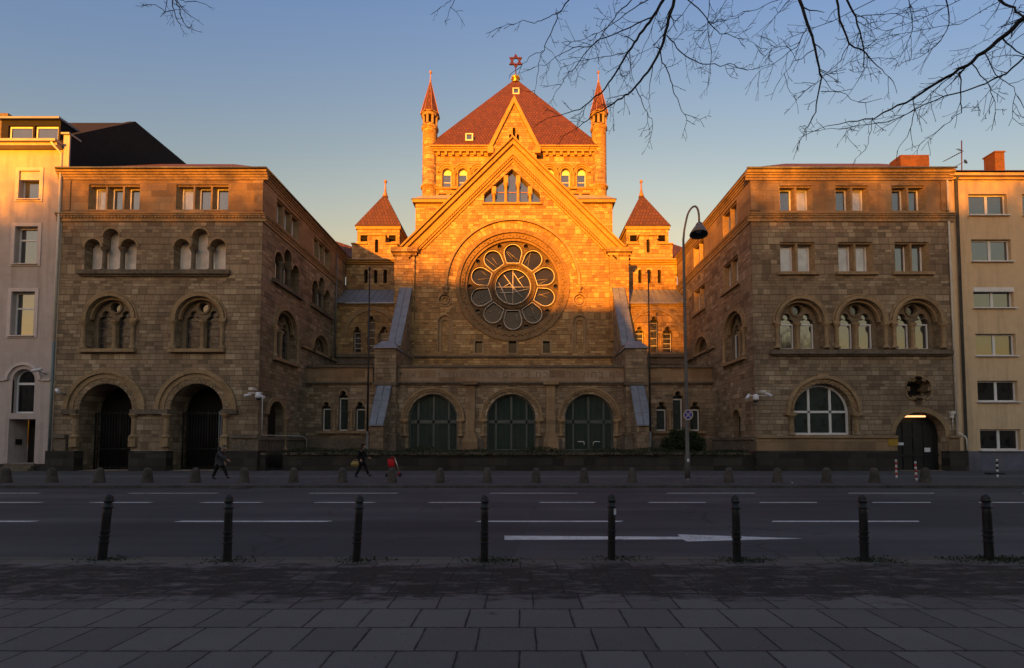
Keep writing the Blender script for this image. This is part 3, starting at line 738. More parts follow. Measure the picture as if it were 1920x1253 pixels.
# downpipe on the flank, outer side wall, roof
mb = MB(); mb.tube([FS(39.1, 9.3, .12), FS(39.1, Z(338), .12)], .06, 8); mb.build('downpipe', M['pipe_zinc'], lw)
mb = MB(); mb.box(XL0, XL0 + .3, YW + .05, YE, SW, zt - .01); mb.build('party_wall', M['stone_fine'], lw)
ze = Z(322) + .05; e = .30
mb = MB(); rz = ze + 3.9
A = [(XL0 - .1, YW - e, ze), (XL1 + e, YW - e, ze), (XL1 + e, YE, ze), (XL0 - .1, YE, ze)]
B = [(-27.4, YW + 5.5, rz), (-21.8, YW + 5.5, rz), (-21.8, YE, rz), (-27.4, YE, rz)]
mb.add(A + B, [(0, 1, 5, 4), (1, 2, 6, 5), (3, 0, 4, 7), (4, 5, 6, 7), (2, 3, 7, 6)]); mb.build('roof', M['roof_tile_brown'], lw)
mb = MB(); FG = F; mb.tube([(XL0 - .2, YW - .35, ze), (XL1 + .35, YW - .35, ze + .01)], .055, 8); mb.build('gutter', M['pipe_zinc'], lw)
mb = MB(); mb.tube([(XL1 + .35, YW - .3, ze), (XL1 + .35, YE, ze)], .055, 8); mb.build('gutter', M['pipe_zinc'], lw)
# conduit that runs down from the camera bracket and along the moulding
mb = MB(); mb.tube([FS(28.35, Z(742), .05), FS(28.35, 2.32, .05), FS(33.2, 2.32, .24), FS(33.9, 2.1, .24), FS(33.9, 1.3, .24)], .035, 6); mb.build('conduit', M['pipe_white'], lw)

# ================================================================== RIGHT WING
XR0 = X(1412, 600); XR1 = X(1787, 600)
rw = thing('wing_building', (XR0, YW, SW), 'sandstone wing with a big white-framed arched window and a dark gate, beside the ochre house', 'building')
W = Wall(front(YW), rw); F = W.F
for (a, b), g in zip(((1462, 1524), (1567, 1629), (1672, 1735)), (('glass_clear', 'glass_curtain'),) * 3):
    lights(W, X(a, 370), X(b, 370), Z(396.5), Z(348), 2, list(g) if a != 1672 else 'glass_clear')
for a, b in ((1463, 1528), (1572, 1637), (1678, 1742)):
    lights(W, X(a, 480), X(b, 480), Z(510.5), Z(454), 2, 'glass_curtain' if a != 1678 else 'glass_clear', sill=.22)
for c in (1501.5, 1612.5, 1720):
    bifora(W, X(c, 600), 84 / s_, Z(654), Z(603), 'glass_clear', 'white_paint', sill=None)
mb = MB(); fbox(mb, F, X(1443, 660), X(1782, 660), Z(665), Z(657.5), -.05, .24); fbox(mb, F, X(1447, 660), X(1779, 660), Z(668), Z(665.1), -.05, .12); mb.build('sill', M['stone_grey'], rw)
# wide arched window
cu = X(1543.5, 770); r = 55 / s_; zs = Z(774)
W.hole(arched(cu - r, cu + r, Z(816), zs, 26), .5)
mb = MB(); arch_mould(mb, F, cu - r, cu + r, Z(816), zs, .02, -.2, -.1)
ring(mb, F, cu, zs, r + .02, r + .30, -.12, .02, 0, 180, 34); ring(mb, F, cu, zs, r + .30, r + .5, -.05, .14, 0, 180, 34)
for k in range(40):
    t = R(180 * (k + .5) / 40); rr = r + .16 + .05 * (1 if k % 2 else -1)
    mb.lathe([(.02, -.04), (.07, -.01), (.06, .03), (.02, .05)], F(cu + rr * math.cos(t), zs + rr * math.sin(t), .03), 6, axis=(0, -1, 0))
for s in (-1, 1):
    column(mb, F, cu + s * (r + .2), Z(816), zs - .16, .13, .05); fbox(mb, F, cu + s * (r + .25) - .33, cu + s * (r + .25) + .33, zs - .16, zs - .004, -.05, .2)
fbox(mb, F, cu - .32, cu + .32, zs + r + .42, zs + r + .62, -.05, .10)
ww = mb.build('arched_window', M['stone_trim'], rw)
b1 = cu - r * .37; b2 = cu + r * .37; top = zs + math.sqrt(r * r - (r * .37) ** 2) - .05
sash(F, ww, 'arch', (cu - r + .03, cu + r - .03, Z(816) + .02, zs), -.36, .13, 'white_paint', 'glass_hall',
     [(b1 - .07, b1 + .07, Z(816) + .1, top), (b2 - .07, b2 + .07, Z(816) + .1, top), (cu - r + .1, cu + r - .1, zs + .0, zs + .14)], .09)
# six-lobed oculus
cu2, cv = X(1722, 729.5), Z(729.5); R6 = 24.5 / s_
pts = []
for k in range(6):
    a = 90 + 60 * k; q = (cu2 + .50 * R6 * math.cos(R(a)), cv + .50 * R6 * math.sin(R(a))); pts += arc(q[0], q[1], R6 * .50, a - 88, a + 88, 7)
W.hole(pts, .55)
pts2 = [(cu2 + (p[0] - cu2) * 1.12, cv + (p[1] - cv) * 1.12) for p in pts]
mb = MB(); slab(mb, F, pts2, [pts], -.05, .05); oc = mb.build('oculus_window', M['stone_trim'], rw)
mb = MB(); pin = [(cu2 + (p[0] - cu2) * .80, cv + (p[1] - cv) * .80) for p in pts]
slab(mb, F, circle(cu2, cv, R6 * 1.1, 24), [pin], -.6, -.34); mb.build('tracery', M['tracery_stone'], oc)
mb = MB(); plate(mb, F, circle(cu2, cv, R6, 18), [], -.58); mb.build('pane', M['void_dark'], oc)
# gate
cg = X(1726, 820); rg = 47 / s_; zg = Z(815)
W.hole([(cg - rg, SW + .01), (cg + rg, SW + .01)] + [(cg + rg * math.cos(R(t)), zg + (Z(773) - zg) * math.sin(R(t))) for t in range(0, 181, 8)], .55)
mb = MB(); plate(mb, F, rect(cg - rg - .1, cg + rg + .1, SW, Z(768)), [], -.54)
for k in range(-2, 3): fbox(mb, F, cg + k * rg * .42 - .03, cg + k * rg * .42 + .03, SW + .05, zg + .9, -.54, -.50)
for v in (1.0, 2.2, 3.1): fbox(mb, F, cg - rg, cg + rg, v, v + .10, -.54, -.49)
gate = mb.build('gate', M['iron_black'], rw)
mb = MB()
P0 = [(cg + rg * math.cos(R(t)), zg + (Z(773) - zg) * math.sin(R(t))) for t in range(0, 181, 8)]
P1 = [(cg + (rg + .3) * math.cos(R(t)), zg + (Z(773) - zg + .3) * math.sin(R(t))) for t in range(0, 181, 8)]
slab(mb, F, P0 + P1[::-1], [], -.05, .03); mb.build('gate_arch', M['stone_trim'], rw)
mb = MB(); mb.tube([F(X(1695, 780), Z(780.6), -.18), F(X(1739, 780), Z(780.6), -.18)], .06, 10); tl = mb.build('lamp_tube', M['tube_light'], rw)
mb = MB(); fbox(mb, F, X(1693, 777), X(1741, 777), Z(779.5) + .06, Z(779.5) + .12, -.22, -.12); mb.build('lamp_housing', M['iron_black'], rw)
for a, b, c, d in ((1688, 1698, 830, 835), (1738, 1749, 840, 848)):
    mb = MB(); fbox(mb, F, X(a + 8, c), X(b + 8, c), Z(d), Z(c), -.48, -.465); mb.build('notice_plate', M['sign_white'], rw)
mb = MB(); fbox(mb, F, X(1661, 828), X(1679, 828), Z(836), Z(823), -.02, .20); mb.build('wall_plate', M['sign_yellow'], rw)
mb = MB(); fbox(mb, F, X(1779, 774), X(1787, 774), Z(777), Z(771.5), -.02, .16); fbox(mb, F, X(1780.5, 780), X(1785.5, 780), Z(784), Z(777.1), -.02, .12); mb.tube([F(X(1785, 790), Z(784), .05), F(X(1785, 800), Z(800), .05)], .025, 6)
mb.build('alarm_box', M['pipe_white'], rw)
mb = MB(); mb.tube([F(X(1792, 812), Z(812), .15), F(X(1800, 818), Z(818), .30), F(X(1803, 826), Z(824), .32), F(X(1804, 840), Z(845), .32)], .045, 7); mb.build('drain_pipe', M['pipe_white'], rw)
each('plinth', M['stone_dark'], rw, F, [(X(a, 860), X(b, 860), SW - .2, zb, -.3, .28) for a, b in ((1414, 1678.5), (1773.5, 1808))])
for a, b in ((1416, 1678), (1775, 1795)):
    mb = MB(); fbox(mb, F, X(a, 820), X(b, 820), Z(821.5), Z(817), -.05, .26); fbox(mb, F, X(a, 820), X(b, 820), zb + .003, Z(821.5) - .003, -.05, .16); mb.build('plinth_moulding', M['stone_fine'], rw)
mb = MB(); cornice(mb, F, XR0 - .20, XR1 + .3, Z(416), [(.20, .06), (.16, .10), (.09, .16), (.06, .20)])
for k in range(n): u = XR0 + (XR1 - XR0) * (k + .5) / n; fbox(mb, F, u - .055, u + .055, Z(409.5), Z(406.5), -.05, .14)
mb.build('string_course', M['stone_trim'], rw)
mb = MB(); cornice(mb, F, XR0 - .30, XR1 + .3, Z(339), [(.16, .06), (.14, .11), (.12, .18), (.14, .26), (.04, .30)]); mb.build('cornice', M['stone_trim'], rw)
W.build_two(XR0, XR1, SW, Z(404), zt, M['stone'], M['stone_fine'], 'front_wall', 'attic_wall')
each('attic_pilaster', M['stone_fine'], rw, F, [(XR0 + .003, XR0 + .55, Z(397) + .05, Z(340), -.05, .05), (XR1 - .5, XR1 - .003, Z(397) + .05, Z(340), -.05, .05)])
FS = side_l(XR0); WS = Wall(FS, rw)
for c in (30.9, 36.4): lights(WS, c - 1.05, c + 1.05, za0, za1, 2, 'glass_clear')
for c in (30.9, 36.4): lights(WS, c - 1.1, c + 1.1, Z(510.5), Z(454), 2, 'glass_clear', sill=.25)
bifora(WS, 30.5, 2.6, Z(662), Z(603), 'glass_clear', 'white_paint', sill=.3); bifora(WS, 36.1, 2.6, 9.12, Z(615), 'glass_clear', 'white_paint', sill=None)
mb = MB(); fbox(mb, FS, 33.6, YE, 8.9, 9.1, -.05, .2); mb.build('string_course', M['stone_trim'], rw)
WS.hole(arched(29.9, 30.9, 1.3, Z(778), 12), .45)
mb = MB(); ring(mb, FS, 30.4, Z(778), .51, .68, -.05, .08, 0, 180, 14); dr = mb.build('side_door', M['stone_trim'], rw)
mb = MB(); plate(mb, FS, arched(29.88, 30.92, 1.25, Z(778), 12), [], -.4); mb.build('door_leaf', M['dark_wood'], dr)
WS.build_two(YW, YE, SW, Z(404), zt, M['stone'], M['stone_fine'], 'side_wall', 'attic_wall')
mb = MB(); cornice(mb, FS, YW, YE, Z(416), [(.20, .06), (.16, .10), (.09, .16), (.06, .20)]); mb.build('string_course', M['stone_trim'], rw)
mb = MB(); cornice(mb, FS, YW, YE, Z(339), [(.16, .06), (.14, .11), (.12, .18), (.14, .26), (.04, .30)]); mb.build('cornice', M['stone_trim'], rw)
mb = MB(); fbox(mb, FS, YW, YE, 2.02, 2.22, -.05, .2); fbox(mb, FS, YW, YE, 1.3, 2.02, -.05, .12); mb.build('plinth_moulding', M['stone_grey'], rw)
mb = MB(); mb.tube([FS(39.3, 9.3, .12), FS(39.3, Z(416), .12), FS(39.0, Z(405), .28), FS(39.0, Z(345), .15)], .06, 8); mb.build('downpipe', M['pipe_zinc'], rw)
mb = MB(); mb.tube([F(XR1 - .12, SW + .5, .10), F(XR1 - .12, Z(417), .10), F(XR1 - .12, Z(417) + .01, .10)], .055, 8); mb.tube([F(XR1 - .12, Z(398), .1), F(XR1 - .12, Z(340), .1)], .05, 8); mb.build('downpipe', M['pipe_white'], rw)
mb = MB(); mb.box(XR1 - .3, XR1, YW + .05, YE, SW, zt - .01); mb.build('party_wall', M['stone_fine'], rw)
mb = MB(); rz = ze + 3.75
A = [(XR0 - e, YW - e, ze), (XR1 + .2, YW - e, ze), (XR1 + .2, YE, ze), (XR0 - e, YE, ze)]
B = [(19.8, YW + 5.2, rz), (XR1 - .1, YW + 5.2, rz), (XR1 - .1, YE, rz), (19.8, YE, rz)]
mb.add(A + B, [(0, 1, 5, 4), (1, 2, 6, 5), (3, 0, 4, 7), (4, 5, 6, 7), (2, 3, 7, 6)]); rf = mb.build('roof', M['roof_tile_brown'], rw)
mb = MB(); c0 = at(1689, 318, YW + 1.6); c1 = at(1743, 318, YW + 1.6); mb.box(c0.x, c1.x, YW + 1.6, YW + 2.5, ze + .1, AZ(290.5, YW + 1.6)); mb.build('chimney', M['brick_red'], rf)
mb = MB(); mb.tube([(XR0 - .35, YW - .35, ze), (XR1 + .3, YW - .35, ze + .01)], .055, 8); mb.build('gutter', M['pipe_zinc'], rw)
# ================================================================== SYNAGOGUE
YN, YG, YA, YS, YT = 34.2, 38.5, 39.5, 41.5, 44.0
TZ = 1.22                                   # terrace level
AXX = -0.74
syn = thing('synagogue', (AXX, YN, TZ), 'sandstone synagogue with a rose window in its gable and a star above its roof', 'synagogue')
# ------------------------------------------------------------------ entrance front with three glazed arches
X, Z = fpx(YN); F = front(YN); W = Wall(F, syn); sN = 850 / YN
XA, XB = XL1 + .002, XR0 - .002
zc = Z(716)
for c in (811.5, 958.5, 1104.5):
    cu = X(c, 785); r = 46 / sN; zs = Z(785)
    W.hole(arched(cu - r, cu + r, TZ, zs, 26), .5)
    mb = MB(); ring(mb, F, cu, zs, r + .002, r + .20, -.25, -.03, 0, 180, 34); ring(mb, F, cu, zs, r + .205, r + .38, -.06, .06, 0, 180, 34); ring(mb, F, cu, zs, r + .385, r + .52, -.06, .14, 0, 180, 34)
    for k in range(40):
        t = R(180 * (k + .5) / 40); rr = r + .29
        mb.lathe([(.02, -.04), (.07, -.01), (.06, .03), (.02, .05)], F(cu + rr * math.cos(t), zs + rr * math.sin(t), .07), 6, axis=(0, -1, 0))
    for s in (-1, 1):
        column(mb, F, cu + s * (r + .26), Z(818), zs - .18, .14, .02); fbox(mb, F, cu + s * (r + .27) - .32, cu + s * (r + .27) + .32, zs - .18, zs - .004, -.05, .18)
    hw = mb.build('arched_window', M['stone_trim'], syn)
    v = Z(790); bars = [(cu - r + .1, cu + r - .1, v - .16, v + .10)]
    for du in (-.63, 0, .63):
        u = cu + du * r; tp = zs + math.sqrt(max(0, r * r - (du * r) ** 2)) - .04
        bars.append((u - .07, u + .07, TZ + .1, tp))
    sash(F, hw, 'arch', (cu - r + .01, cu + r - .01, TZ + .02, zs), -.34, .11, 'steel_green', 'glass_pleated', bars, .1)
    if c > 1100:
        for s in (-1, 1):
            m2 = MB(); m2.tube([F(cu + s * .35, TZ + .42, -.30), F(cu + s * .35, TZ + .62, -.2), F(cu + s * .42, TZ + .70, -.18), F(cu + s * .85, TZ + .70, -.18)], .035, 6); m2.build('door_handle', M['white_paint'], hw)
# pilasters between the arches
for a, b in ((874, 891), (1024, 1041)):
    u0, u1 = X(a, 760), X(b, 760); mb = MB()
    fbox(mb, F, u0, u1, Z(815), Z(722.5), -.05, .22); fbox(mb, F, u0 - .22, u1 + .22, Z(722.4), Z(716), -.05, .42)
    fbox(mb, F, u0 - .12, u1 + .12, Z(822), Z(815.1), -.05, .32); fbox(mb, F, u0 - .22, u1 + .22, TZ, Z(822.1), -.05, .42)
    mb.build('pilaster', M['stone_fine'], syn)
# small triple windows at the sides
h1 = lambda a, b, t: (X(a, 780), X(b, 780), Z(t) - .71 * (X(b, 780) - X(a, 780)))
trefoil_group(W, [h1(603, 620, 754), h1(634, 652, 733), h1(666, 684, 754)], Z(808), 'glass_pleated', 'pipe_white')
trefoil_group(W, [h1(1231, 1250, 754), h1(1262, 1281, 734), h1(1294, 1313, 754)], Z(808), 'glass_pleated', 'white_paint')
W.build(rect(XA, XB, TZ - .3, zc), M['stone'], 'hall_wall')
mb = MB(); cornice(mb, F, XA, XB, Z(722), [(.10, .10), (.13, .20)]); mb.build('string_course', M['stone_grey'], syn)
zpt = Z(685.5)
mb = MB(); fbox(mb, F, X(741.5, 700), X(1171, 700), zc + .003, Z(690), -.4, .08); mb.build('inscription_band', M['inscription_band'], syn)
each('parapet', M['stone_fine'], syn, F, [(XA, X(700, 700), zc + .003, Z(690), -.4, .06), (X(1210, 700), XB, zc + .003, Z(690), -.4, .06)])
mb = MB(); fbox(mb, F, XA, XB, Z(690) + .002, zpt, -.45, .18); mb.build('coping', M['stone_grey'], syn)
# carved inscription, read from right to left
txt = "לא בחיל ולא בכח כי אם ברוחי אמר יי צבאות"
cu_ = bpy.data.curves.new("inscription", 'FONT'); cu_.body = txt[::-1]; cu_.size = .62; cu_.extrude = .012; cu_.align_x = 'CENTER'; cu_.space_character = 1.25
to = bpy.data.objects.new("inscription_tmp", cu_); COL.objects.link(to)
bpy.context.view_layer.update()
me = bpy.data.meshes.new_from_object(to.evaluated_get(bpy.context.evaluated_depsgraph_get()))
bpy.data.objects.remove(to)
if len(me.vertices):
    xs = [v.co.x for v in me.vertices]; ys = [v.co.y for v in me.vertices]
    u0, u1, v0, v1 = X(749, 702), X(1163, 702), Z(708.5), Z(695)
    mb = MB()
    for v in me.vertices:
        mb.v.append(tuple(F(u0 + (v.co.x - min(xs)) / (max(xs) - min(xs)) * (u1 - u0), v0 + (v.co.y - min(ys)) / (max(ys) - min(ys)) * (v1 - v0), .08 + v.co.z + .006)))
    mb.f = [tuple(p.vertices) for p in me.polygons]
    mb.build('inscription', M['letter_stone'], syn)
# lean-to roof behind the parapet
mb = MB(); mb.hexa([(XA, YN + .4, zpt - .5), (XB, YN + .4, zpt - .5), (XA, YA, zpt - .5), (XB, YA, zpt - .5), (XA, YN + .4, zpt - .25), (XB, YN + .4, zpt - .25), (XA, YA, 8.6), (XB, YA, 8.6)]); mb.build('hall_roof', M['zinc'], syn)
# base of the hall
each('plinth', M['stone_grey'], syn, F, [(X(a, 825), X(b, 825), TZ - .1, Z(823), -.05, .14) for a, b in ((575, 690), (736, 760), (862, 870), (895, 906), (1010, 1020), (1045, 1054), (1156, 1180), (1222, 1338))])

# ------------------------------------------------------------------ gable with the rose
X, Z = fpx(YG); F = front(YG); W = Wall(F, syn); sG = 850 / YG; k = 1 / sG
cx, cz = X(961.5, 534.5), Z(534.5)
R0 = 101 * k
W.hole(circle(cx, cz, R0, 64), .45)
za = Z(268); ue = X(778, 470); uf = X(1142, 470)
for a, b in ((891, 904.5), (953.5, 968.5), (1017.5, 1031)):
    W.hole(rect(X(a, 650), X(b, 650), Z(662), Z(640)), .4)
    mb = MB(); u0, u1 = X(a, 650), X(b, 650); slab(mb, F, rect(u0 - .16, u1 + .16, Z(662) - .15, Z(640) + .15), [rect(u0 + .01, u1 - .01, Z(662), Z(640))], -.04, .05)
    w = mb.build('small_window', M['stone_trim'], syn); mb = MB(); plate(mb, F, rect(u0 - .1, u1 + .1, Z(664), Z(638)), [], -.36); mb.build('pane', M['glass_rose'], w)
for a, b in ((822, 846.5), (1075, 1099.5)):
    u0, u1 = X(a, 620), X(b, 620); r = (u1 - u0) / 2
    W.hole(arched(u0, u1, Z(661), Z(604), 14), .22)
    mb = MB(); m_ = .26; slab(mb, F, arched(u0 - .05, u1 + .05, Z(662), Z(604), 14), [arched(u0 + m_, u1 - m_, Z(659), Z(604) - .1, 14)], -.3, -.1)
    arch_mould(mb, F, u0, u1, Z(661), Z(604), .12, -.03, .06); nw = mb.build('blind_niche', M['stone_trim'], syn)
    mb = MB(); plate(mb, F, arched(u0, u1, Z(661), Z(604), 14), [], -.2); mb.build('niche_panel', M['stone_warm'], nw)
for c in (834, 1086.6):
    u, v = X(c, 562.6), Z(562.6); W.hole(circle(u, v, 10.5 * k, 24), .18)
    mb = MB(); ring(mb, F, u, v, 10.5 * k, 13.5 * k, -.03, .07, 0, 360, 26); ring(mb, F, u, v, 5.5 * k, 8.0 * k, -.2, -.04, 0, 360, 22); ro = mb.build('roundel', M['stone_trim'], syn)
    mb = MB(); plate(mb, F, circle(u, v, 11 * k, 20), [], -.16); mb.build('roundel_panel', M['stone_warm'], ro)
# gable window of five lights
P = [(X(907.5, 381), Z(381)), (X(1012.5, 381), Z(381)), (X(1012.5, 364), Z(364)), (X(960, 316), Z(316)), (X(907.5, 364), Z(364))]
W.hole(P, .5)
mb = MB()
slope = (Z(316) - Z(364)) / (X(960, 316) - X(907.5, 364))
cs = [X(c, 360) for c in (926, 948.5, 971.5, 994)]
xm = X(960, 340)
for c in cs:
    top = Z(316) - abs(c - xm) * slope
    column(mb, F, c, Z(381) + .02, top - .75, .13, -.12); fbox(mb, F, c - .19, c + .19, top - .75, top - .1, -.34, -.02)
fbox(mb, F, X(904, 381), X(1016, 381), Z(384), Z(381) - .003, -.05, .16)
gw = mb.build('gable_window', M['stone_trim_warm'], syn)
edges = [X(907.5, 381)] + cs + [X(1012.5, 381)]
for i in range(5):
    a, b = edges[i] - .05, edges[i + 1] + .05
    ta, tb = Z(316) - abs(a - xm) * slope, Z(316) - abs(b - xm) * slope
    q = [(a, Z(381)), (b, Z(381)), (b, tb)] + ([(xm, Z(316))] if i == 2 else []) + [(a, ta)]
    mb = MB(); plate(mb, F, q, [], -.42); mb.build('pane', M['glass_clear'], gw)
    if 0 < i < 4:
        mb = MB(); fbox(mb, F, a, b, Z(357), Z(356), -.42, -.38); mb.build('glazing_bar', M['lead_copper'], gw)
# wall outline: pilaster strips, then gable
uo0, uo1 = X(742, 520), X(1177, 520)
zk = Z(474)
sl_ = (za - zk) / (cx - X(752, 474))
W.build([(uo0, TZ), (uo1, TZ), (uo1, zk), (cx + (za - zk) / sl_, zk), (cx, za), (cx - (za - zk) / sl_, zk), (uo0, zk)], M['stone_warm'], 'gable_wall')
# raking cornice
def chevron(mb, hi, lo, d0, d1, drop=0.0):
    zb = Z(468) + .004
    def line(off): w = (za + off - zb) / sl_; return [(cx - w, zb), (cx, za + off), (cx + w, zb)]
    a, b = line(hi), line(lo)
    slab(mb, F, [a[0], a[1], a[2], b[2], b[1], b[0]], [], d0, d1)
mb = MB(); chevron(mb, .30, .10, -6.0, .62); chevron(mb, .098, -.32, -.3, .42); chevron(mb, -.322, -1.0, -.3, .20); chevron(mb, -1.002, -1.22, -.3, .30); chevron(mb, -1.5, -1.72, -.3, .10)
rc = mb.build('raking_cornice', M['stone_trim_warm'], syn)
mb = MB(); w0 = (za - zk) / sl_
for s in (-1, 1):
    for q in range(50):
        t = (q + .5) / 54; u = cx + s * w0 * t; v = za - (za - zk) * t - 1.36
        mb.hexa([F(u + a * .075 , v + b * .11 - a * s * .075 * sl_, d) for b in (-1, 1) for d in (.22, -.1) for a in (-1, 1)])
mb.build('dentil_row', M['stone_trim_warm'], rc)
for a, b in ((741, 778.5), (1142, 1177.5)):
    u0, u1 = X(a, 475), X(b, 475); mb = MB(); fbox(mb, F, u0 - .15, u1 + .18, Z(481), Z(476), -.05, .30); fbox(mb, F, u0 - .28, u1 + .30, Z(475.9), Z(468), -.05, .5)
    fbox(mb, F, u0, u1, Z(640), Z(481.2), -.05, .22); mb.build('corner_pilaster', M['stone_warm'], syn)
mb = MB(); cornice(mb, F, X(777, 670), X(1147, 670), Z(672), [(.10, .08), (.12, .2)]); mb.build('string_course', M['stone_grey'], syn)
# rose window
mb = MB(); ring(mb, F, cx, cz, 92 * k, R0 - .003, -.28, -.06, 0, 360, 72); ring(mb, F, cx, cz, R0 + .003, 108 * k, -.05, .12, 0, 360, 72); ring(mb, F, cx, cz, 87.5 * k, 92 * k - .003, -.5, -.2, 0, 360, 72)
for q in range(96):
    t = R(360 * q / 96); rr = 96.5 * k + .05 * (1 if q % 2 else -1)
    mb.lathe([(.02, -.04), (.10, -.01), (.085, .03), (.02, .06)], F(cx + rr * math.cos(t), cz + rr * math.sin(t), -.03), 6, axis=(0, -1, 0))
rose = mb.build('rose_window', M['rose_ring'], syn)
def petal(j, grow=0.0):
    a = R(90 + 36 * j); out = []
    loc = [(-13.4 - grow, 45.0 - grow), (13.4 + grow, 45.0 - grow)] + arc(0, 65.8, 18.2 + grow, -8, 188, 14)
    for p, q in loc: out.append((cx + (q * math.cos(a) + p * math.sin(a)) * k, cz + (q * math.sin(a) - p * math.cos(a)) * k))
    return out
holes = [petal(j) for j in range(10)] + [circle(cx, cz, 35 * k, 36)]
for j in range(10):
    a = R(108 + 36 * j); holes.append(circle(cx + 82.3 * k * math.cos(a), cz + 82.3 * k * math.sin(a), 4.4 * k, 12))
mb = MB(); slab(mb, F, circle(cx, cz, 90 * k, 64), holes, -.72, -.42)
ring(mb, F, cx, cz, 40.5 * k, 44 * k, -.45, -.30, 0, 360, 48); ring(mb, F, cx, cz, 35 * k, 37 * k, -.45, -.34, 0, 360, 48)
for q in range(40):
    t = R(9 * q + 4); mb.lathe([(.02, -.03), (.06, 0), (.02, .04)], F(cx + 38.8 * k * math.cos(t), cz + 38.8 * k * math.sin(t), -.40), 6, axis=(0, -1, 0))
for j in range(10):
    a = R(90 + 36 * j); c0 = (cx + 65.8 * k * math.cos(a), cz + 65.8 * k * math.sin(a)); d = 90 + 36 * j
    ring(mb, F, c0[0], c0[1], 18.6 * k, 20.0 * k, -.43, -.33, d - 100, d + 100, 14)
    a2 = R(108 + 36 * j); ring(mb, F, cx + 82.3 * k * math.cos(a2), cz + 82.3 * k * math.sin(a2), 4.5 * k, 6.0 * k, -.43, -.36, 0, 360, 14)
mb.build('tracery', M['rose_stone'], rose)
mb = MB(); plate(mb, F, circle(cx, cz, 89 * k, 48), [], -.66); mb.build('pane', M['glass_rose'], rose)
for j in range(10):
    q = petal(j, -1.0); mb = MB(); mb.tube([F(a, b, -.44) for a, b in q + [q[0], q[1]]], .035, 5, caps=False); mb.build('petal_frame', M['pipe_white'], rose)
    random.seed(40 + j); a = R(90 + 36 * j); mb = MB()
    for _ in range(2):
        p0 = (random.uniform(-11, 11), random.uniform(47, 56)); p1 = (random.uniform(-14, 14), random.uniform(66, 78))
        mb.tube([F(cx + (q_ * math.cos(a) + p_ * math.sin(a)) * k, cz + (q_ * math.sin(a) - p_ * math.cos(a)) * k, -.60) for p_, q_ in (p0, p1)], .016, 4)
    mb.build('lead_line', M['zinc_warm'], rose)
mb = MB(); mb.tube([F(cx + 34 * k * math.cos(R(t)), cz + 34 * k * math.sin(R(t)), -.44) for t in range(0, 361, 10)], .035, 5, caps=False)
mb.build('centre_frame', M['pipe_white'], rose)
mb = MB(); pq = lambda a, b: F(cx + (a - 868) / 3.915 * k, cz - (b - 605) / 3.915 * k, -.55)
for ln in ([(868, 480), (868, 732)], [(735, 605), (1000, 605)], [(800, 512), (868, 605), (945, 692)], [(760, 570), (800, 650), (825, 722)], [(760, 648), (860, 648), (985, 618)], [(875, 500), (905, 548), (950, 520)], [(905, 548), (950, 612)], [(805, 600), (845, 575)]):
    mb.tube([pq(*p) for p in ln], .034, 5)
mb.build('lead_line', M['pipe_white'], rose)
# hood mould with its corbels and voussoirs
mb = MB(); ring(mb, F, cx, cz, 108.2 * k, 123.5 * k, -.03, .025, 0, 180, 60); mb.build('voussoir_ring', M['stone_warm'], syn)
mb = MB(); ring(mb, F, cx, cz, 124 * k, 128.5 * k, -.05, .22, 0, 180, 60)
for s in (-1, 1):
    u = cx + s * 126.2 * k; fbox(mb, F, u - .09, u + .09, cz - .25, cz - .003, -.05, .2); mb.lathe([(.10, -.55), (.2, -.45), (.12, -.30), (.24, -.12), (.26, 0)], F(u, cz - .2, .1), 10)
mb.build('hood_mould', M['stone_trim'], syn)
# nave roof behind the gable
mb = MB(); w0 = (za - zk) / sl_
for s in (-1, 1):
    mb.add([(cx, YG + .3, za + .2), (cx + s * (w0 + .6), YG + .3, zk - .6 * sl_ + .2), (cx + s * (w0 + .6), YT + 6, zk - .6 * sl_ + .2), (cx, YT + 6, za + .2)], [(0, 1, 2, 3)])
mb.build('nave_roof', M['roof_tile'], syn)

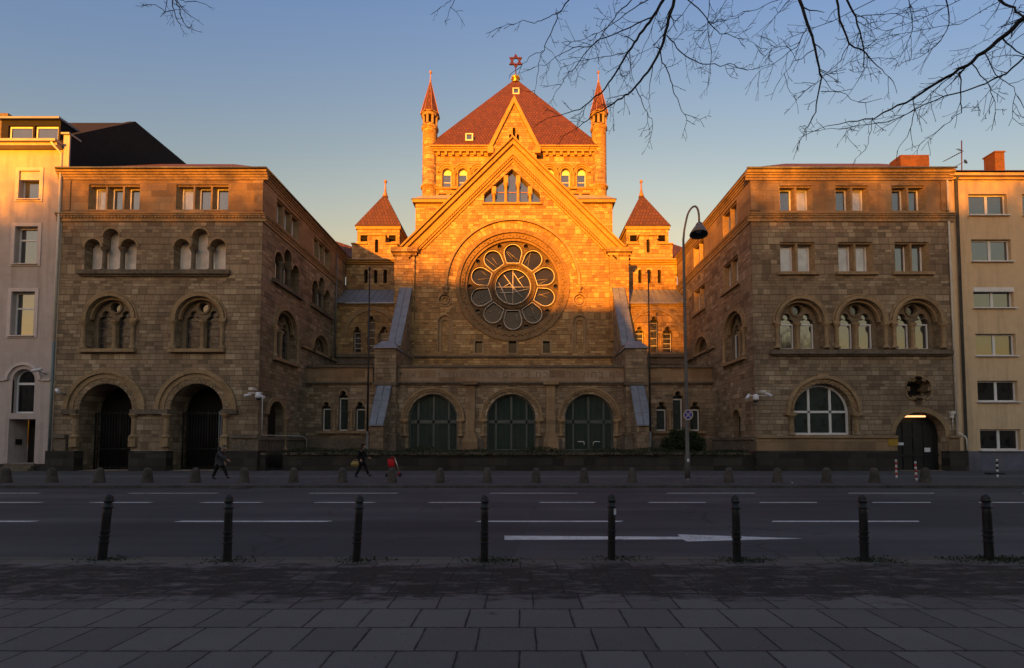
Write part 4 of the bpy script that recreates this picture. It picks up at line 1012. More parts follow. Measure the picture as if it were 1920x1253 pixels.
# ------------------------------------------------------------------ buttresses
def buttress(m):
    mx = (lambda x: x) if m < 0 else (lambda x: -1.62 - x)
    def bx(mb, x0, x1, *a): p, q = sorted((mx(x0), mx(x1))); mb.box(p, q, *a)
    zt_ = AZ(652, 33.6)
    mb = MB(); bx(mb, -10.97, -9.37, 33.55, YG - .02, TZ - .1, zt_)
    z1 = AZ(535, 38.5); z0 = AZ(645, 35.0)
    p, q = sorted((mx(-10.33), mx(-9.43)))
    mb.hexa([(p, 35.0, zt_ - .3), (q, 35.0, zt_ - .3), (p, YG - .02, zt_ - .3), (q, YG - .02, zt_ - .3), (p, 35.0, z0 - .06), (q, 35.0, z0 - .06), (p, YG - .02, z1 - .06), (q, YG - .02, z1 - .06)])
    bx(mb, -10.64, -9.72, 31.85, 33.54, TZ - .1, AZ(794, 31.9) - .05)
    p2, q2 = sorted((mx(-10.62), mx(-9.74))); zz0 = AZ(794, 31.8) - .1; zz1 = AZ(722.5, 33.55) - .08
    mb.hexa([(p2, 31.86, zz0 - .02), (q2, 31.86, zz0 - .02), (p2, 33.54, zz0 - .02), (q2, 33.54, zz0 - .02), (p2, 31.86, zz0), (q2, 31.86, zz0), (p2, 33.54, zz1), (q2, 33.54, zz1)])
    b = mb.build('buttress', M['stone'], syn)
    mb = MB(); bx(mb, -11.05, -9.29, 33.45, YG - .02, AZ(722, 33.5), AZ(716, 33.5)); mb.build('buttress_band', M['stone_grey'], b)
    def cover(x0, x1, ya, za_, yb, zb_, n=2):
        mb = MB(); p, q = sorted((mx(x0), mx(x1)))
        mb.hexa([(p, ya, za_ - .04), (q, ya, za_ - .04), (p, yb, zb_ - .04), (q, yb, zb_ - .04), (p, ya, za_ + .05), (q, ya, za_ + .05), (p, yb, zb_ + .05), (q, yb, zb_ + .05)])
        for i in range(n + 1):        # standing seams
            x = p + (q - p) * i / n; mb.tube([(x, ya, za_ + .06), (x, yb, zb_ + .06)], .028, 5)
        for i in range(1, 4):
            t = i / 3.4; y = ya + (yb - ya) * t; z = za_ + (zb_ - za_) * t; mb.tube([(p, y, z + .052), (q, y, z + .052)], .014, 5)
        mb.build('zinc_cover', M['zinc'], b)
    cover(-10.42, -9.36, 34.85, z0 - .12, YG - .02, z1)
    cover(-10.72, -9.68, 31.72, zz0 - .04, 33.54, zz1 + .05)
    mb = MB(); p, q = sorted((mx(-11.05), mx(-9.29))); y0, y1 = 33.42, 35.6; c = (p + q) / 2
    mb.add([(p, y0, zt_), (q, y0, zt_), (q, y1, zt_), (p, y1, zt_), (p + .45, y0 + .75, zt_ + .62), (q - .45, y0 + .75, zt_ + .62), (q - .45, y1, zt_ + .62), (p + .45, y1, zt_ + .62), (p, y0, zt_ - .08), (q, y0, zt_ - .08), (q, y1, zt_ - .08), (p, y1, zt_ - .08)],
           [(0, 1, 5, 4), (1, 2, 6, 5), (3, 0, 4, 7), (4, 5, 6, 7), (2, 3, 7, 6), (8, 9, 1, 0), (9, 10, 2, 1), (11, 8, 0, 3)]); mb.build('zinc_cap', M['zinc'], b)
    mb = MB(); bx(mb, -11.02, -9.32, 35.604, YG - .02, zt_ + .002, zt_ + .12); mb.build('coping', M['stone_grey'], b)
    mb = MB(); bx(mb, -9.7, -9.05, 32.6, 33.52, TZ, TZ + 1.15); bx(mb, -9.75, -9.0, 32.55, 33.5, TZ + 1.16, TZ + 1.3); mb.build('buttress_foot', M['stone_grey'], b)
buttress(-1); buttress(1)

# ------------------------------------------------------------------ aisles and stair towers
def flank(m, q):
    """q: pixel columns of this side"""
    X, Z = fpx(YA); F = front(YA); W = Wall(F, syn); s = 850 / YA
    ua, ub = (XL1 + .004, cx - 8.5) if m < 0 else (cx + 8.5, XR0 - .004)
    hh = lambda a, b, t: (X(a, 630), X(b, 630), Z(t) - .71 * (X(b, 630) - X(a, 630)))
    trefoil_group(W, [hh(*t) for t in q['lanc']], Z(661.5), 'glass_leaded', None, bars=5)
    c = X(q['arch'], 628); mb = MB(); rr = 46 / s
    ring(mb, F, c, Z(628), rr, rr + .16, -.03, .10, 0, 180, 34); ring(mb, F, c, Z(628), rr + .20, rr + .38, -.03, .05, 0, 180, 34)
    mb.build('blind_arch', M['stone_trim'], syn)
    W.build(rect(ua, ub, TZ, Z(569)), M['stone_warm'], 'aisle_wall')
    mb = MB(); cornice(mb, F, ua, ub, Z(574), [(.10, .08), (.12, .18)]); mb.build('eaves_cornice', M['stone_trim'], syn)
    mb = MB(); fbox(mb, F, ua, ub, Z(671), Z(665), -.05, .3); fbox(mb, F, ua, ub, Z(684), Z(671.1), -.05, .14); mb.build('string_course', M['stone_grey'], syn)
    # zinc lean-to with standing seams
    z0, z1 = Z(569) + .03, AZ(543.5, YS); mb = MB()
    mb.hexa([(ua, YA - .3, z0 - .08), (ub, YA - .3, z0 - .08), (ua, YS, z1 - .08), (ub, YS, z1 - .08), (ua, YA - .3, z0), (ub, YA - .3, z0), (ua, YS, z1), (ub, YS, z1)])
    for i in range(13):
        x = ua + (ub - ua) * (i + .5) / 13; mb.tube([(x, YA - .3, z0 + .02), (x, YS, z1 + .02)], .028, 5)
    mb.build('lean_to_roof', M['zinc'], syn)
    # slit block
    X, Z = fpx(YS); F = front(YS); W = Wall(F, syn)
    us, ue_ = (X(q['blk'][0], 510), X(q['blk'][1], 510))
    if m < 0: us = XL1 + .004
    else: ue_ = XR0 - .004
    for c in q['slit']:
        u = X(c, 518); W.hole(arched(u - .17, u + .17, Z(531), Z(509), 8), .35)
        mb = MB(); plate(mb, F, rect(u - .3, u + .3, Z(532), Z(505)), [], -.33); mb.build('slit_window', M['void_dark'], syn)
    W.build(rect(us, ue_, Z(560), Z(492)), M['stone_warm'], 'stair_block_wall')
    mb = MB(); cornice(mb, F, us, ue_, Z(496), [(.14, .10), (.14, .24), (.08, .36)]); mb.build('eaves_cornice', M['stone_trim_warm'], syn)
    zz = Z(496) + .36
    mb = MB(); mb.hexa([(us, YS - .42, zz), (ue_, YS - .42, zz), (us, YS + 1.4, zz), (ue_, YS + 1.4, zz), (us, YS - .42, zz + .05), (ue_, YS - .42, zz + .05), (us, YS + 1.4, zz + .55), (ue_, YS + 1.4, zz + .55)]); mb.build('lead_flashing', M['zinc_warm'], syn)
    # lower and upper stage of the small tower
    Y1, Y2 = 42.6, 43.5
    X1, Z1 = fpx(Y1); X2, Z2 = fpx(Y2)
    F1 = front(Y1); W1 = Wall(F1, syn); cu = X1(q['tc'], 465)
    W1.hole(arched(cu - .17, cu + .17, Z1(474), Z1(452), 8), .3)
    a0, a1 = X1(q['low'][0], 465), X1(q['low'][1], 465); zl = Z1(458.5)
    W1.build([(a0, Z1(490)), (a1, Z1(490)), (a1, zl), (cu + .83, zl), (cu + .83, Z1(442)), (cu - .83, Z1(442)), (cu - .83, zl), (a0, zl)], M['stone_warm'], 'stair_block_wall')
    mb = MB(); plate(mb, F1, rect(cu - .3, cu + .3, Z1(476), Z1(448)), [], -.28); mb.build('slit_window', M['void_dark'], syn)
    mb = MB(); mb.box(a0, a1, Y1 + .3, Y1 + 2.2, Z1(490), zl - .01); mb.box(cu - .8, cu + .8, Y1 + .3, Y2 + .3, zl, Z1(442) - .01); mb.build('stair_block', M['stone_warm'], syn)
    mb = MB(); fbox(mb, F1, a0 - .06, cu - .84, zl + .002, zl + .12, -.95, .12); fbox(mb, F1, cu + .84, a1 + .06, zl + .002, zl + .12, -.95, .12); fbox(mb, F1, cu - .9, cu + .9, Z1(442) + .002, Z1(442) + .13, -.95, .12); mb.build('coping', M['stone_trim_warm'], syn)
    b0, b1 = X2(q['up'][0], 445), X2(q['up'][1], 445); F2 = front(Y2); W2 = Wall(F2, syn)
    zr = Z2(430.5)
    for s_2 in (-1, 1):
        c = (b0 + b1) / 2 + s_2 * 1.38; W2.hole(rect(c - .36, c + .36, Z2(454), Z2(441)), .3)
        mb = MB(); slab(mb, F2, rect(c - .46, c + .46, Z2(456), Z2(439)), [rect(c - .35, c + .35, Z2(453.5), Z2(441.5))], -.02, .05); lv = mb.build('louvre_window', M['stone_trim_warm'], syn)
        mb = MB()
        for i in range(5): v = Z2(454) + (Z2(441) - Z2(454)) * (i + .5) / 5; mb.hexa([F2(c + a * .36, v + b, d) for b in (0, .03) for a_, d in ((0, -.06), (1, -.22)) for a in (-1, 1)])
        plate(mb, F2, rect(c - .4, c + .4, Z2(455), Z2(440)), [], -.26); mb.build('louvre', M['dark_wood'], lv)
    W2.build(rect(b0, b1, Z2(470), zr), M['stone_warm'], 'tower_wall')
    dep = b1 - b0
    for Xs in (b0, b1 - .25):
        mb = MB(); mb.box(Xs, Xs + .25, Y2 + .01, Y2 + dep, Z2(480), zr - .01); mb.build('tower_wall', M['stone_warm'], syn)
    mb = MB(); o = .12; mb.box(b0 - o, b1 + o, Y2 - o, Y2 + dep + o, zr, zr + .28); mb.build('eaves_cornice', M['stone_trim_warm'], syn)
    o = .2; ax, ay = (b0 + b1) / 2, Y2 + dep / 2; zap = AZ(363, ay)
    mb = MB(); zq = zr + .285; mb.add([(b0 - o, Y2 - o, zq), (b1 + o, Y2 - o, zq), (b1 + o, Y2 + dep + o, zq), (b0 - o, Y2 + dep + o, zq), (ax, ay, zap)], [(0, 1, 4), (1, 2, 4), (2, 3, 4), (3, 0, 4), (0, 3, 2, 1)])
    tr = mb.build('tower_roof', M['roof_tile_brown'], syn)
    mb = MB(); mb.lathe([(.30, -.35), (.16, .1), (.09, .5), (.06, 1.15), (.15, 1.2), (.17, 1.32), (.10, 1.44), (.02, 1.5)], (ax, ay, zap - .05), 10, smooth=True); mb.build('finial', M['lead_copper'], tr)
flank(-1, dict(lanc=[(662.5, 677, 613), (689, 703, 593), (711.5, 728, 613)], arch=697, blk=(650, 744), slit=(686, 704, 722), tc=706, low=(660, 745), up=(669.5, 749)))
flank(1, dict(lanc=[(1191, 1207.5, 613), (1219, 1234, 594), (1243, 1260, 613)], arch=1228, blk=(1176, 1283), slit=(1200, 1217.5, 1236.5), tc=1215.5, low=(1178, 1261), up=(1174.5, 1253.5)))
# transept roof that shows beside the right stair tower
p = at(1262, 452, 47); q = at(1289, 470, 47); z0 = AZ(500, 47)
for s in (1, -1):
    mb = MB()
    x0, x1 = (p.x - 1.0, q.x + .6); x0, x1 = (x0, x1) if s > 0 else (-1.6 - x1, -1.6 - x0)
    mb.add([(x0, 44.5, z0), (x1, 44.5, z0), (x1, 50, z0), (x0, 50, z0), (x0, 47, p.z), (x1, 47, q.z)], [(0, 1, 5, 4), (3, 2, 5, 4), (0, 3, 4), (1, 2, 5)])
    mb.build('transept_roof', M['roof_tile_brown'], syn)

# ------------------------------------------------------------------ central tower
X, Z = fpx(YT); F = front(YT); W = Wall(F, syn); sT = 850 / YT; k = 1 / sT
t0, t1 = X(806, 330), X(1123, 330); tcx = (t0 + t1) / 2; dep = t1 - t0
# square base under the turrets
mb = MB(); bz = Z(391)
p, q = X(783, 420), X(1145, 420); mb.box(p, q, YT - .9, YT + dep + 1.0, Z(470), bz); mb.build('tower_base', M['stone_warm'], syn)
mb = MB(); mb.box(p - .25, q + .25, YT - 1.2, YT + dep + 1.2, bz + .003, bz + .28); mb.build('eaves_cornice', M['stone_trim_warm'], syn)
mb = MB(); zz = bz + .285; a = [(p - .35, YT - 1.3), (q + .35, YT - 1.3), (q + .35, YT + dep + 1.3), (p - .35, YT + dep + 1.3)]; b = [(p + .75, YT + .1), (q - .75, YT + .1), (q - .75, YT + dep), (p + .75, YT + dep)]
mb.add([(x, y, zz) for x, y in a] + [(x, y, zz + 1.15) for x, y in b], [(0, 1, 5, 4), (1, 2, 6, 5), (2, 3, 7, 6), (3, 0, 4, 7)]); mb.build('lead_flashing', M['zinc_warm'], syn)
for c in (837.7, 867.3, 897, 1030.5, 1060.3, 1090.2):
    u = X(c, 330); r = 8.6 * k; zs = Z(324); W.hole(arched(u - r, u + r, Z(351), zs, 14), .4)
    mb = MB(); arch_mould(mb, F, u - r, u + r, Z(351), zs, .14, -.12, .05, 18); ring(mb, F, u, zs, r + .15, r + .33, -.03, .12, 0, 180, 18); ring(mb, F, u, zs, r + .34, r + .44, -.03, .2, 0, 180, 18)
    w = mb.build('tower_window', M['stone_trim_warm'], syn)
    sash(F, w, 'arch', (u - r + .01, u + r - .01, Z(351) + .02, zs), -.28, .07, 'white_paint', 'glass_clear', [(u - r, u + r, Z(340) - .03, Z(340) + .03)])
    mb = MB(); plate(mb, F, arched(u - r + .09, u + r - .09, Z(326.5), zs, 12), [], -.275); mb.build('roller_blind', M['curtain'], w)
for c in (852.5, 882, 1045.5, 1075):
    u = X(c, 330); mb = MB(); column(mb, F, u, Z(351), Z(325) - .05, .15, .06); fbox(mb, F, u - .3, u + .3, Z(356), Z(351) - .003, -.05, .22); mb.build('column', M['stone_trim_warm'], syn)
for a, b in ((822, 837.5), (844, 858), (1070, 1086), (1090.5, 1106)):
    u0, u1 = X(a, 370), X(b, 370); W.hole(rect(u0, u1, Z(378), Z(363.5)), .3)
    mb = MB(); slab(mb, F, rect(u0 - .12, u1 + .12, Z(380), Z(361.5)), [rect(u0 + .01, u1 - .01, Z(378), Z(363.5))], -.03, .06); w = mb.build('small_window', M['stone_trim_warm'], syn)
    mb = MB(); plate(mb, F, rect(u0 - .1, u1 + .1, Z(379), Z(362)), [], -.2); mb.build('pane', M['dark_wood'], w)
zev = Z(277)
W.build(rect(t0, t1, Z(392), zev - .02), M['stone_warm'], 'tower_wall')
for Xs in (t0, t1 - .3):
    mb = MB(); mb.box(Xs, Xs + .3, YT + .01, YT + dep, Z(392), zev - .03); mb.build('tower_wall', M['stone_warm'], syn)
mb = MB(); cornice(mb, F, t0, t1, Z(294), [(.16, .06), (.18, .10)]); 
nb = 22
for i in range(nb):
    u = t0 + .9 + (t1 - t0 - 1.8) * i / (nb - 1); fbox(mb, F, u - .12, u + .12, Z(293.5), Z(287.5), .1, .3)
cornice(mb, F, t0, t1, Z(287.4), [(.2, .34), (.16, .42), (.14, .55)]); mb.build('cornice', M['stone_trim_warm'], syn)
mb = MB(); cornice(mb, F, t0, t1, Z(356), [(.1, .08), (.1, .16)]); mb.build('string_course', M['stone_trim_warm'], syn)
# pyramid roof
ac = Vector((tcx, YT + dep / 2, 0)); zap = AZ(152, ac.y); o = .5; ze_ = Z(287.4) + .52
mb = MB(); mb.add([(t0 - .1, YT - o, ze_), (t1 + .1, YT - o, ze_), (t1 + .1, YT + dep + o, ze_), (t0 - .1, YT + dep + o, ze_)] + [(ac.x + sx * .45, ac.y + sy * .45, zap - .45) for sx, sy in ((-1, -1), (1, -1), (1, 1), (-1, 1))],
   [(0, 1, 5, 4), (1, 2, 6, 5), (2, 3, 7, 6), (3, 0, 4, 7), (4, 5, 6, 7), (0, 3, 2, 1)])
prf = mb.build('pyramid_roof', M['roof_tile'], syn)
for cpx, cpy in ((880.5, 261.5), (967.5, 175)):      # roof lights on the front slope
    t = 0; best = None
    for i in range(200):
        t = i / 199; y = (YT - o) + t * (ac.y - YT + o); z = ze_ + t * (zap - ze_); 
        dd = abs(AZ(cpy, y) - z)
        if best is None or dd < best[0]: best = (dd, y, z)
    _, y, z = best; x = AX(cpx, cpy, y); mb = MB(); 
    fr_ = Frame((x, y - .25, z), (1, 0, 0), (0, -.62, .0)); slab(mb, fr_, rect(-.38, .38, -.36, .4), [rect(-.26, .26, -.22, .3)], -.5, .15); rl = mb.build('roof_light', M['pipe_white'], syn)
    mb = MB(); plate(mb, fr_, rect(-.3, .3, -.3, .35), [], 0); mb.build('pane', M['glass_clear'], rl)
# roof gable in the front slope
YD = YT - .62; X2, Z2 = fpx(YD); FD = front(YD); WD = Wall(FD, syn); dc = X2(964, 230)
zb0, zb1, zd = Z2(296), Z2(276), Z2(187); hwd = 48 * YD / 850
for dx, y0_, y1_ in ((0, 268, 242), (-7.3, 268, 254), (7.3, 268, 254)):
    u = dc + dx * YD / 850; r = .13 if dx else .145; WD.hole(arched(u - r, u + r, Z2(y0_), Z2(y1_), 8), .3)
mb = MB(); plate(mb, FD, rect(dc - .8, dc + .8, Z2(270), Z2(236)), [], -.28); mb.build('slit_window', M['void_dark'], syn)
WD.build([(dc - hwd + .25, zb0), (dc + hwd - .25, zb0), (dc + hwd - .25, zb1 + .1), (dc, zd), (dc - hwd + .25, zb1 + .1)], M['stone_warm'], 'roof_gable')
mb = MB(); lo = [(dc - hwd - .1, zb1 - .1), (dc, zd + .3), (dc + hwd + .1, zb1 - .1)]; li = [(dc - hwd + .3, zb1 - .1), (dc, zd - .42), (dc + hwd - .3, zb1 - .1)]
slab(mb, FD, lo + li[::-1], [], -3.0, .22); mb.build('gable_coping', M['stone_trim_warm'], syn)
for s in (-1, 1):
    mb = MB(); u = dc + s * (hwd - .15); fbox(mb, FD, u - .28, u + .28, zb1 - .75, zb1 - .11, -.05, .3); mb.build('kneeler', M['stone_trim_warm'], syn)
mb = MB(); mb.add([FD(dc - hwd - .1, zb1, -.02), FD(dc, zd + .28, -.02), FD(dc + hwd + .1, zb1, -.02), FD(dc, zd + .28, -6.6), FD(dc - hwd - .1, zb1, -1.2), FD(dc + hwd + .1, zb1, -1.2)], [(0, 1, 3, 4), (1, 2, 5, 3)]); mb.build('gable_roof', M['roof_tile'], syn)
# corner turrets
for cpx, apx in ((805, 806.8), (1124, 1122.8)):
    c = Vector((X(cpx, 300), YT + .25, 0)); r = .73
    q = [(1.0, Z(391)), (1.0, Z(388)), (r, Z(386)), (r, Z(353)), (r + .14, Z(352)), (r + .16, Z(350.5)), (r, Z(349)), (r, Z(243)), (r + .12, Z(241)), (r + .12, Z(239)), (r - .02, Z(238)), (r - .04, Z(234))]
    mb = MB(); mb.lathe(q, (c.x, c.y, 0), 28, smooth=True); tu = mb.build('turret', M['stone_warm'], syn)
    mb = MB(); mb.lathe([(r - .25, Z(235)), (r - .25, Z(214))], (c.x, c.y, 0), 12); mb.build('belfry_core', M['void_dark'], tu)
    for j in range(8):
        a = R(45 * j + 22.5 + 11); pcol = (c.x + (r - .08) * math.cos(a), c.y + (r - .08) * math.sin(a))
        mb = MB(); mb.lathe([(.17, Z(236)), (.13, Z(234)), (.13, Z(221)), (.2, Z(219.5)), (.2, Z(218))], (pcol[0], pcol[1], 0), 8); mb.build('column', M['stone_trim'], tu)
    mb = MB(); mb.lathe([(r + .06, Z(220)), (r + .1, Z(217)), (r + .2, Z(214.5)), (r + .2, Z(213.5))], (c.x, c.y, 0), 16); mb.build('belfry_cornice', M['stone_trim'], tu)
    zc0, zc1 = Z(216), Z(150); mb = MB(); mb.lathe([(r + .24, zc0 + .02), (r + .16, zc0 + .35), (.06, zc1)], (c.x, c.y, 0), 8); spn = mb.build('spire', M['roof_tile'], tu)
    mb = MB()
    for j in range(8):
        a = 2 * math.pi * (j + .5) / 8; mb.tube([(c.x + (r + .25) * math.cos(a), c.y + (r + .25) * math.sin(a), zc0 + .02), (c.x + (r + .17) * math.cos(a), c.y + (r + .17) * math.sin(a), zc0 + .36), (c.x + .06 * math.cos(a), c.y + .06 * math.sin(a), zc1)], .03, 5)
    mb.build('hip_lead', M['lead_copper'], tu)
    mb = MB(); mb.lathe([(.12, zc1 - .15), (.09, zc1 + .1), (.045, zc1 + .3), (.04, zc1 + .85), (.12, zc1 + .92), (.14, zc1 + 1.02), (.08, zc1 + 1.12), (.01, zc1 + 1.16)], (c.x, c.y, 0), 10, smooth=True); mb.build('finial', M['lead_copper'], tu)
# gilded finial with the star
zf = AZ(153, ac.y); kk = ac.y / 850
mb = MB(); mb.lathe([(.62, 0), (.55, .12), (.34, .2), (.30, .5), (.52, .62), (.50, .8), (.30, .92), (.16, 1.15), (.08, 1.3)], (ac.x, ac.y, zf - .35), 16, smooth=True)
for j in range(8):
    a = 2 * math.pi * j / 8; mb.lathe([(.02, -.16), (.12, -.08), (.13, .06), (.02, .16)], (ac.x + .46 * math.cos(a), ac.y + .46 * math.sin(a), zf + .35), 6)
gf = mb.build('gilded_finial', M['gold'], syn)
FSt = front(ac.y); su, sv, sr = AX(967, 115, ac.y), AZ(115, ac.y), 14.6 * kk
mb = MB(); mb.tube([(su, ac.y, zf + .8), (su, ac.y, sv - sr * .95)], .06, 8)
for base in (90, 270):
    t3 = [(su + sr * math.cos(R(base + 120 * i)), sv + sr * math.sin(R(base + 120 * i))) for i in range(3)]
    ti = [(su + sr * .70 * math.cos(R(base + 120 * i)), sv + sr * .70 * math.sin(R(base + 120 * i))) for i in range(3)]
    slab(mb, FSt, t3, [ti], -.07 + (.004 if base > 100 else 0), .07 + (.004 if base > 100 else 0), back=True)
mb.build('star', M['star_red'], gf)
# ================================================================== NEIGHBOURS
X, Z = fpx(YW); F = front(YW)
hl = thing('town_house', (XL0 - 4, YW, SW), 'mauve plastered town house with a dormer and an arched stair window, at the left edge', 'house')
W = Wall(F, hl)
xr = XL0 - .004; xl = xr - 13; zgut = Z(281)
def casement(W, a, b, t, bt, trans=None, mul=None, depth=.30, trim=.22, mp='glass_clear', name='window', trimmat='plaster_trim', fw=.09, mf='white_paint'):
    F = W.F; Y_ = -(F.o.dot(F.N)); Xq, Zq = fpx(F.o.y); m = (t + bt) / 2
    u0, u1, v0, v1 = Xq(a, m), Xq(b, m), Zq(bt), Zq(t)
    W.hole(rect(u0, u1, v0, v1), depth + .1); mb = MB()
    if trim > 0: slab(mb, F, rect(u0 - trim, u1 + trim, v0 - trim * .7, v1 + trim), [rect(u0 + .004, u1 - .004, v0, v1)], -.04, .045)
    fbox(mb, F, u0 - .08, u1 + .08, v0 - .07, v0 - .003, -.05, .14); w = mb.build(name, M[trimmat], W.root)
    bars = []
    if trans: bars.append((u0 + .05, u1 - .05, Zq(trans) - .05, Zq(trans) + .05))
    if mul: um = u0 + (u1 - u0) * mul; bars.append((um - .08, um + .08, v0 + .05, v1 - .05))
    sash(F, w, 'rect', (u0 + .01, u1 - .01, v0 + .01, v1 - .01), -depth + .05, fw, mf, mp, bars)
    return w, (u0, u1, v0, v1)
w, g = casement(W, 36, 75, 321, 374)
mb = MB(); fbox(mb, F, g[0] + .02, g[1] - .02, g[3] - .55, g[3] - .004, -.24, -.04); mb.build('shutter_box', M['plaster_trim'], w)
casement(W, 28, 71, 425, 495, trans=448); casement(W, 21, 65, 547, 629.5, trans=577)
for a, b, t, bt in ((-75, -38, 321, 374), (-82, -40, 425, 495), (-88, -46, 547, 629)): casement(W, a, b, t, bt)
u0, u1 = X(22, 740), X(64, 740); W.hole(arched(u0, u1, Z(775), Z(713), 18), .35)
mb = MB(); arch_mould(mb, F, u0, u1, Z(775), Z(713), .10, -.12, -.03); ring(mb, F, (u0 + u1) / 2, Z(713), (u1 - u0) / 2 + .24, (u1 - u0) / 2 + .42, -.03, .10, 0, 180, 24)
w = mb.build('stair_window', M['plaster_trim'], hl); sash(F, w, 'arch', (u0 + .01, u1 - .01, Z(775) + .01, Z(713)), -.26, .10, 'white_paint', 'glass_dark', [(u0 + .05, u1 - .05, Z(719) - .07, Z(719) + .07)])
mb = MB(); fbox(mb, F, xl, u0 - .43, Z(714.5), Z(711.5), -.03, .09); fbox(mb, F, u1 + .43, xr - .25, Z(714.5), Z(711.5), -.03, .09); mb.build('string_course', M['plaster_trim'], hl)
u0, u1 = X(15, 830), X(65, 830); W.hole(rect(u0, u1, SW + .45, Z(786)), 1.1)
mb = MB(); plate(mb, F, rect(u0 + .1, u1 + .1, SW, Z(784)), [], -1.05); fbox(mb, F, u0 + .5, u1 - .1, SW + .5, Z(800), -1.04, -.98); fbox(mb, F, u1 - .35, u1 - .28, SW + 1.4, SW + 1.52, -.98, -.92); mb.build('door', M['dark_wood'], hl)
mb = MB()
for i in range(3): fbox(mb, F, u0 - .1, u1 + .1, SW + .15 * i, SW + .15 * (i + 1) - .003, -1.0, .42 - .16 * i)
mb.build('door_step', M['stone_grey'], hl)
mb = MB(); fbox(mb, F, xl, u0 - .14, SW - .1, SW + .42, -.02, .06); fbox(mb, F, u1 + .14, X(88, 870), SW - .1, SW + .42, -.02, .06); mb.build('plinth', M['stone_dark'], hl)
mb = MB(); fbox(mb, F, u0 + .004, u0 + .05, SW + 1.6, SW + 1.95, -.75, -.40); mb.build('letter_box', M['iron_black'], hl)
W.build(rect(xl, xr, SW, zgut), M['plaster_mauve'], 'front_wall')
mb = MB(); fbox(mb, F, xl, xr - .05, zgut + .004, Z(276), -.05, .45); fbox(mb, F, xl, xr - .0, Z(276) + .003, Z(271.5), -.05, .62); mb.build('gutter', M['zinc_warm'], hl)
mb = MB(); xd = xr - .08
mb.tube([F(xd - .25, Z(276), .5), F(xd - .1, Z(283), .45), F(xd + .02, Z(291), .12), F(xd + .02, Z(420), .12), F(xd + .03, Z(640), .12)], .07, 8); mb.build('downpipe', M['pipe_white'], hl)
mb = MB(); mb.tube([F(xd + .03, Z(640) - .01, .12), F(xd + .03, SW + .8, .12)], .07, 8); mb.build('downpipe', M['pipe_green'], hl)
# dormer on the mansard
YM = YW + .5; XM, ZM = fpx(YM); FM = front(YM); WM = Wall(FM, hl)
dz0, dz1 = ZM(271), ZM(226)
for a, b in ((15, 61), (64.5, 109)):
    ua, ub = XM(a, 255), XM(b, 255); WM.hole(rect(ua, ub, ZM(270), ZM(236)), .3)
    sash(FM, hl, 'rect', (ua + .01, ub - .01, ZM(270) + .01, ZM(236) - .01), -.1, .11, 'pipe_white', 'glass_clear').name = 'dormer_window_frame'
WM.build(rect(XM(2, 250), XM(113, 250), dz0, dz1), M['black_slate'], 'dormer_wall')
mb = MB(); mb.box(XM(0, 230), XM(116, 230), YM - .2, YM + 5.4, dz1 + .004, dz1 + .14); mb.build('dormer_roof', M['zinc'], hl)
mb = MB(); mb.box(XM(109.5, 250), XM(113, 250) - .004, YM + .02, YM + 4.5, dz0 - .4, dz1); mb.build('dormer_cheek', M['black_slate'], hl)
X0 = AX(133, 280, YW); yr = YW * (133 - CX) / (252 - CX); zr = AZ(228, yr); zf0 = AZ(254, YW)
mb = MB(); prof = [(YW - .02, Z(326)), (YW - .02, zf0), (yr, zr), (46, zr), (46, Z(326))]
mb.add([(X0, y, z) for y, z in prof] + [(X0 - .5, y, z) for y, z in prof], [tuple(range(5)), tuple(range(5, 10))[::-1]] + [(i, (i + 1) % 5, 5 + (i + 1) % 5, 5 + i) for i in range(5)])
mb.build('fire_wall', M['black_slate'], hl)
mb = MB(); mb.box(xr - .003, X0 - .003, YW - .10, YW + .5, Z(330), zf0 - .05); mb.build('party_wall_end', M['plaster_mauve'], hl)
mb = MB(); mb.box(xr - .1, X0 + .05, YW - .2, YW + .6, zf0 - .045, zf0 + .07); mb.build('coping', M['zinc_warm'], hl)
mb = MB(); a = [(xl, YW - .1, Z(271)), (X0 - .5, YW - .1, Z(271)), (X0 - .5, yr, zr - .1), (xl, yr, zr - .1), (xl, 46, zr - .1), (X0 - .5, 46, zr - .1)]
mb.add(a, [(0, 1, 2, 3), (3, 2, 5, 4)]); mb.build('roof', M['black_slate'], hl)
mb = MB(); mb.box(XM(-60, 230), XM(4, 230), YM + .3, YM + 2.2, dz0, AZ(206, YM)); mb.build('chimney', M['stone_grey'], hl)

YH = 28.15; X, Z = fpx(YH); F = front(YH)
hr = thing('apartment_house', (XR1 + 4, YH, SW), 'ochre rendered apartment house with plain double windows and a blue-grey base, at the right edge', 'house')
W = Wall(F, hr); xl = XR1 + .004; xe = xl + 16
wl = [(1816, 1888.5, 364, 403.5), (1821.5, 1896, 449, 490), (1825, 1901, 539, 577), (1829.5, 1905, 626, 667), (1833, 1908.5, 714, 753), (1838, 1914, 805, 844)]
for i, (a, b, t, bt) in enumerate(wl):
    for dx in (0, 101, 202):
        w, g = casement(W, a + dx, b + dx, t, bt, mul=.52, depth=.22, trim=0, trimmat='white_paint', fw=.08, mp='glass_dark' if i > 3 else 'glass_clear')
        if i == 2:
            mb = MB(); fbox(mb, F, g[0] + .004, g[1] - .004, g[3] - .28, g[3] - .004, -.15, .03); mb.build('shutter_box', M['white_paint'], w)
zev_ = Z(334)
W.build(rect(xl, xe, Z(846), zev_), M['plaster_ochre'], 'front_wall')
mb = MB(); fbox(mb, F, xl, xe, SW - .1, Z(846) - .003, -.3, .02); mb.build('plinth', M['paint_blue_grey'], hr)
mb = MB(); fbox(mb, F, xl, xe, zev_ + .003, Z(329), -.1, .32); fbox(mb, F, xl, xe, Z(338), zev_, -.05, .12); mb.build('eaves_board', M['plaster_ochre'], hr)
mb = MB(); zq = AZ(319, 33.5); yq = YH - .45
